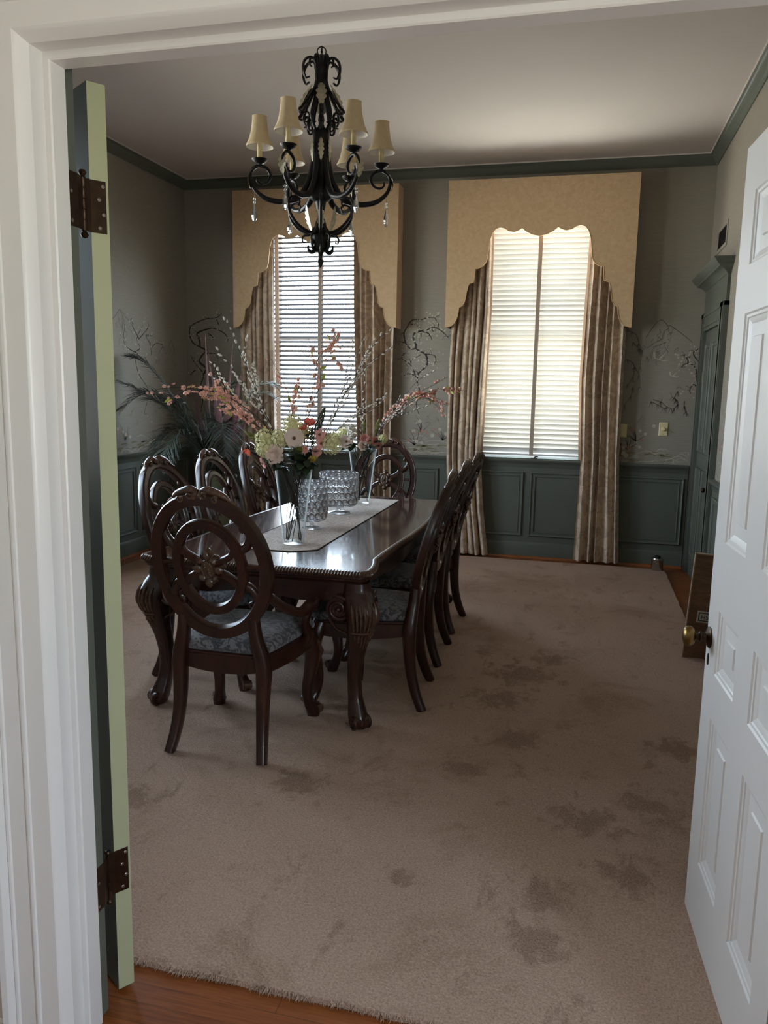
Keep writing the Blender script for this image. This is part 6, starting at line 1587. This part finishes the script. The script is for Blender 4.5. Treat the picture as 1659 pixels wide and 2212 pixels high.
# ------------------------------------------------------------------ floor things
t = thing('canister', 'small steel canister on the carpet corner by the green doorway', 'canister', (0.665, 7.00, FZ))
mb = MB(); mb.lathe([(0.0, 0.0), (0.046, 0.0), (0.048, 0.004), (0.048, 0.082), (0.050, 0.086), (0.050, 0.100), (0.047, 0.106), (0.030, 0.110), (0.0, 0.110)], 32); obj('can_body', mb, M['steel'], t, smooth=40)
mb = MB(); mb.lathe([(0.024, 0.110), (0.024, 0.122), (0.020, 0.126), (0.0, 0.126)], 24); obj('can_lid', mb, M['dark'], t, smooth=40)
t = thing('wood_board', 'wood-grain board with pale edges and a label, leaning behind the right door', 'board', (0.612, 4.645, 0.0195))
t.rotation_euler = (0, math.radians(2.9), 0)
mb = MB(); mb.box(0.006, 0.292, 0.0, 0.030, 0.0, 0.604); obj('board_panel', mb, M['boxwood'], t, smooth=None)
mb = MB(); mb.box(0.0, 0.0058, -0.001, 0.031, 0.0, 0.610); mb.box(0.0, 0.292, -0.001, 0.031, 0.6042, 0.610); obj('pale_edging', mb, M['box_edge'], t, smooth=None)
lb = empty('label_plate', (0.050, -0.0008, 0.215), 0, t)
mb = MB(); mb.box(0, 0.150, -0.0012, 0.0, 0, 0.066); obj('label_sheet', mb, M['label_paper'], lb, smooth=None)
mb = MB()
for a0, a1, z0, z1 in ((0.009, 0.141, 0.053, 0.058), (0.009, 0.141, 0.008, 0.013), (0.009, 0.014, 0.013, 0.053), (0.136, 0.141, 0.013, 0.053)): mb.box(a0, a1, -0.0018, -0.0012, z0, z1)
obj('label_border', mb, M['label_ink'], lb, smooth=None)
cu = bpy.data.curves.new('label_lettering', 'FONT'); cu.body = 'HSPIT'; cu.size = 0.036; cu.extrude = 0.0003; cu.materials.append(M['label_ink'])
tmp = bpy.data.objects.new('label_text', cu); COL.objects.link(tmp); bpy.context.view_layer.update()
me = bpy.data.meshes.new_from_object(tmp.evaluated_get(bpy.context.evaluated_depsgraph_get())); bpy.data.objects.remove(tmp)
link(bpy.data.objects.new('label_lettering', me), lb, (0.021, -0.0016, 0.020), (PI / 2, 0, 0))
# ------------------------------------------------------------------ light and camera
w = bpy.data.worlds.new('daylight'); sc.world = w; w.use_nodes = True
nt = w.node_tree; bg = nt.nodes['Background']
tc = nt.nodes.new('ShaderNodeTexCoord'); sp = nt.nodes.new('ShaderNodeSeparateXYZ'); nt.links.new(tc.outputs['Generated'], sp.inputs[0])
mp = nt.nodes.new('ShaderNodeMapRange'); mp.inputs[1].default_value = -0.35; mp.inputs[2].default_value = 0.45
nt.links.new(sp.outputs['Z'], mp.inputs[0])
r = nt.nodes.new('ShaderNodeValToRGB'); e = r.color_ramp.elements
while len(e) < 4: e.new(0.5)
for k, (p, c) in enumerate(((0.0, (1.22, 1.16, 1.06, 1)), (0.36, (1.14, 1.10, 1.02, 1)), (0.50, (0.86, 0.93, 1.03, 1)), (1.0, (1.0, 1.20, 1.52, 1)))):
    e[k].position = p; e[k].color = c
nt.links.new(mp.outputs[0], r.inputs['Fac']); nt.links.new(r.outputs['Color'], bg.inputs['Color'])
bg.inputs['Strength'].default_value = SKY = 23.0
def portal(name, loc, rot, sx, sy):
    l = bpy.data.lights.new(name, 'AREA'); l.shape = 'RECTANGLE'; l.size = sx; l.size_y = sy; l.cycles.is_portal = True
    o = bpy.data.objects.new(name, l); link(o, None, loc, rot); o['kind'] = 'helper'
for k in (1, 2): portal('window_portal', (W[k], YB + 0.155, (WZ0 + WZ1) / 2), (-PI / 2, 0, 0), 2 * WH, WZ1 - WZ0)
for y_, w_ in ((5.0, 1.2), (3.5, 1.0)): portal('window_portal', (XL - 0.155, y_, (WZ0 + 2.95) / 2), (0, -PI / 2, 0), 2.95 - WZ0, w_)
portal('window_portal', (1.56, -0.62, 1.475), (0, PI / 2, 0), 1.16, 1.16)
cd = bpy.data.cameras.new('camera'); cam_o = bpy.data.objects.new('camera', cd); COL.objects.link(cam_o)
pt, ro, ya = 0.15328328640315297, 0.019000495791995302, 0.24622793796021977
cd.sensor_fit = 'HORIZONTAL'; cd.sensor_width = 36.0; cd.lens = 36.0 * 1703.8952 / 1659.0; cd.clip_start = 0.02
fwd = Vector((0, math.cos(pt), -math.sin(pt))); up = Vector((0, math.sin(pt), math.cos(pt))); rt = Vector((1, 0, 0))
rt2 = rt * math.cos(ro) + up * math.sin(ro); up2 = up * math.cos(ro) - rt * math.sin(ro)
Rz = Matrix.Rotation(ya, 3, 'Z')
rt2, up2, fwd = Rz @ rt2, Rz @ up2, Rz @ fwd
m = Matrix((rt2, up2, -fwd)).transposed().to_4x4(); m.translation = Vector((0, 0, 1.5)); cam_o.matrix_world = m
sc.camera = cam_o
sc.view_settings.view_transform = 'Standard'; sc.view_settings.look = 'None'; sc.view_settings.exposure = 0.0; sc.view_settings.gamma = 1.0
sc.view_settings.use_curve_mapping = False
cy = sc.cycles
cy.max_bounces = 10; cy.diffuse_bounces = 5; cy.glossy_bounces = 4; cy.transmission_bounces = 8; cy.transparent_max_bounces = 24
cy.caustics_reflective = False; cy.caustics_refractive = False; cy.sample_clamp_indirect = 6.0; cy.use_denoising = True
cy.use_light_tree = True
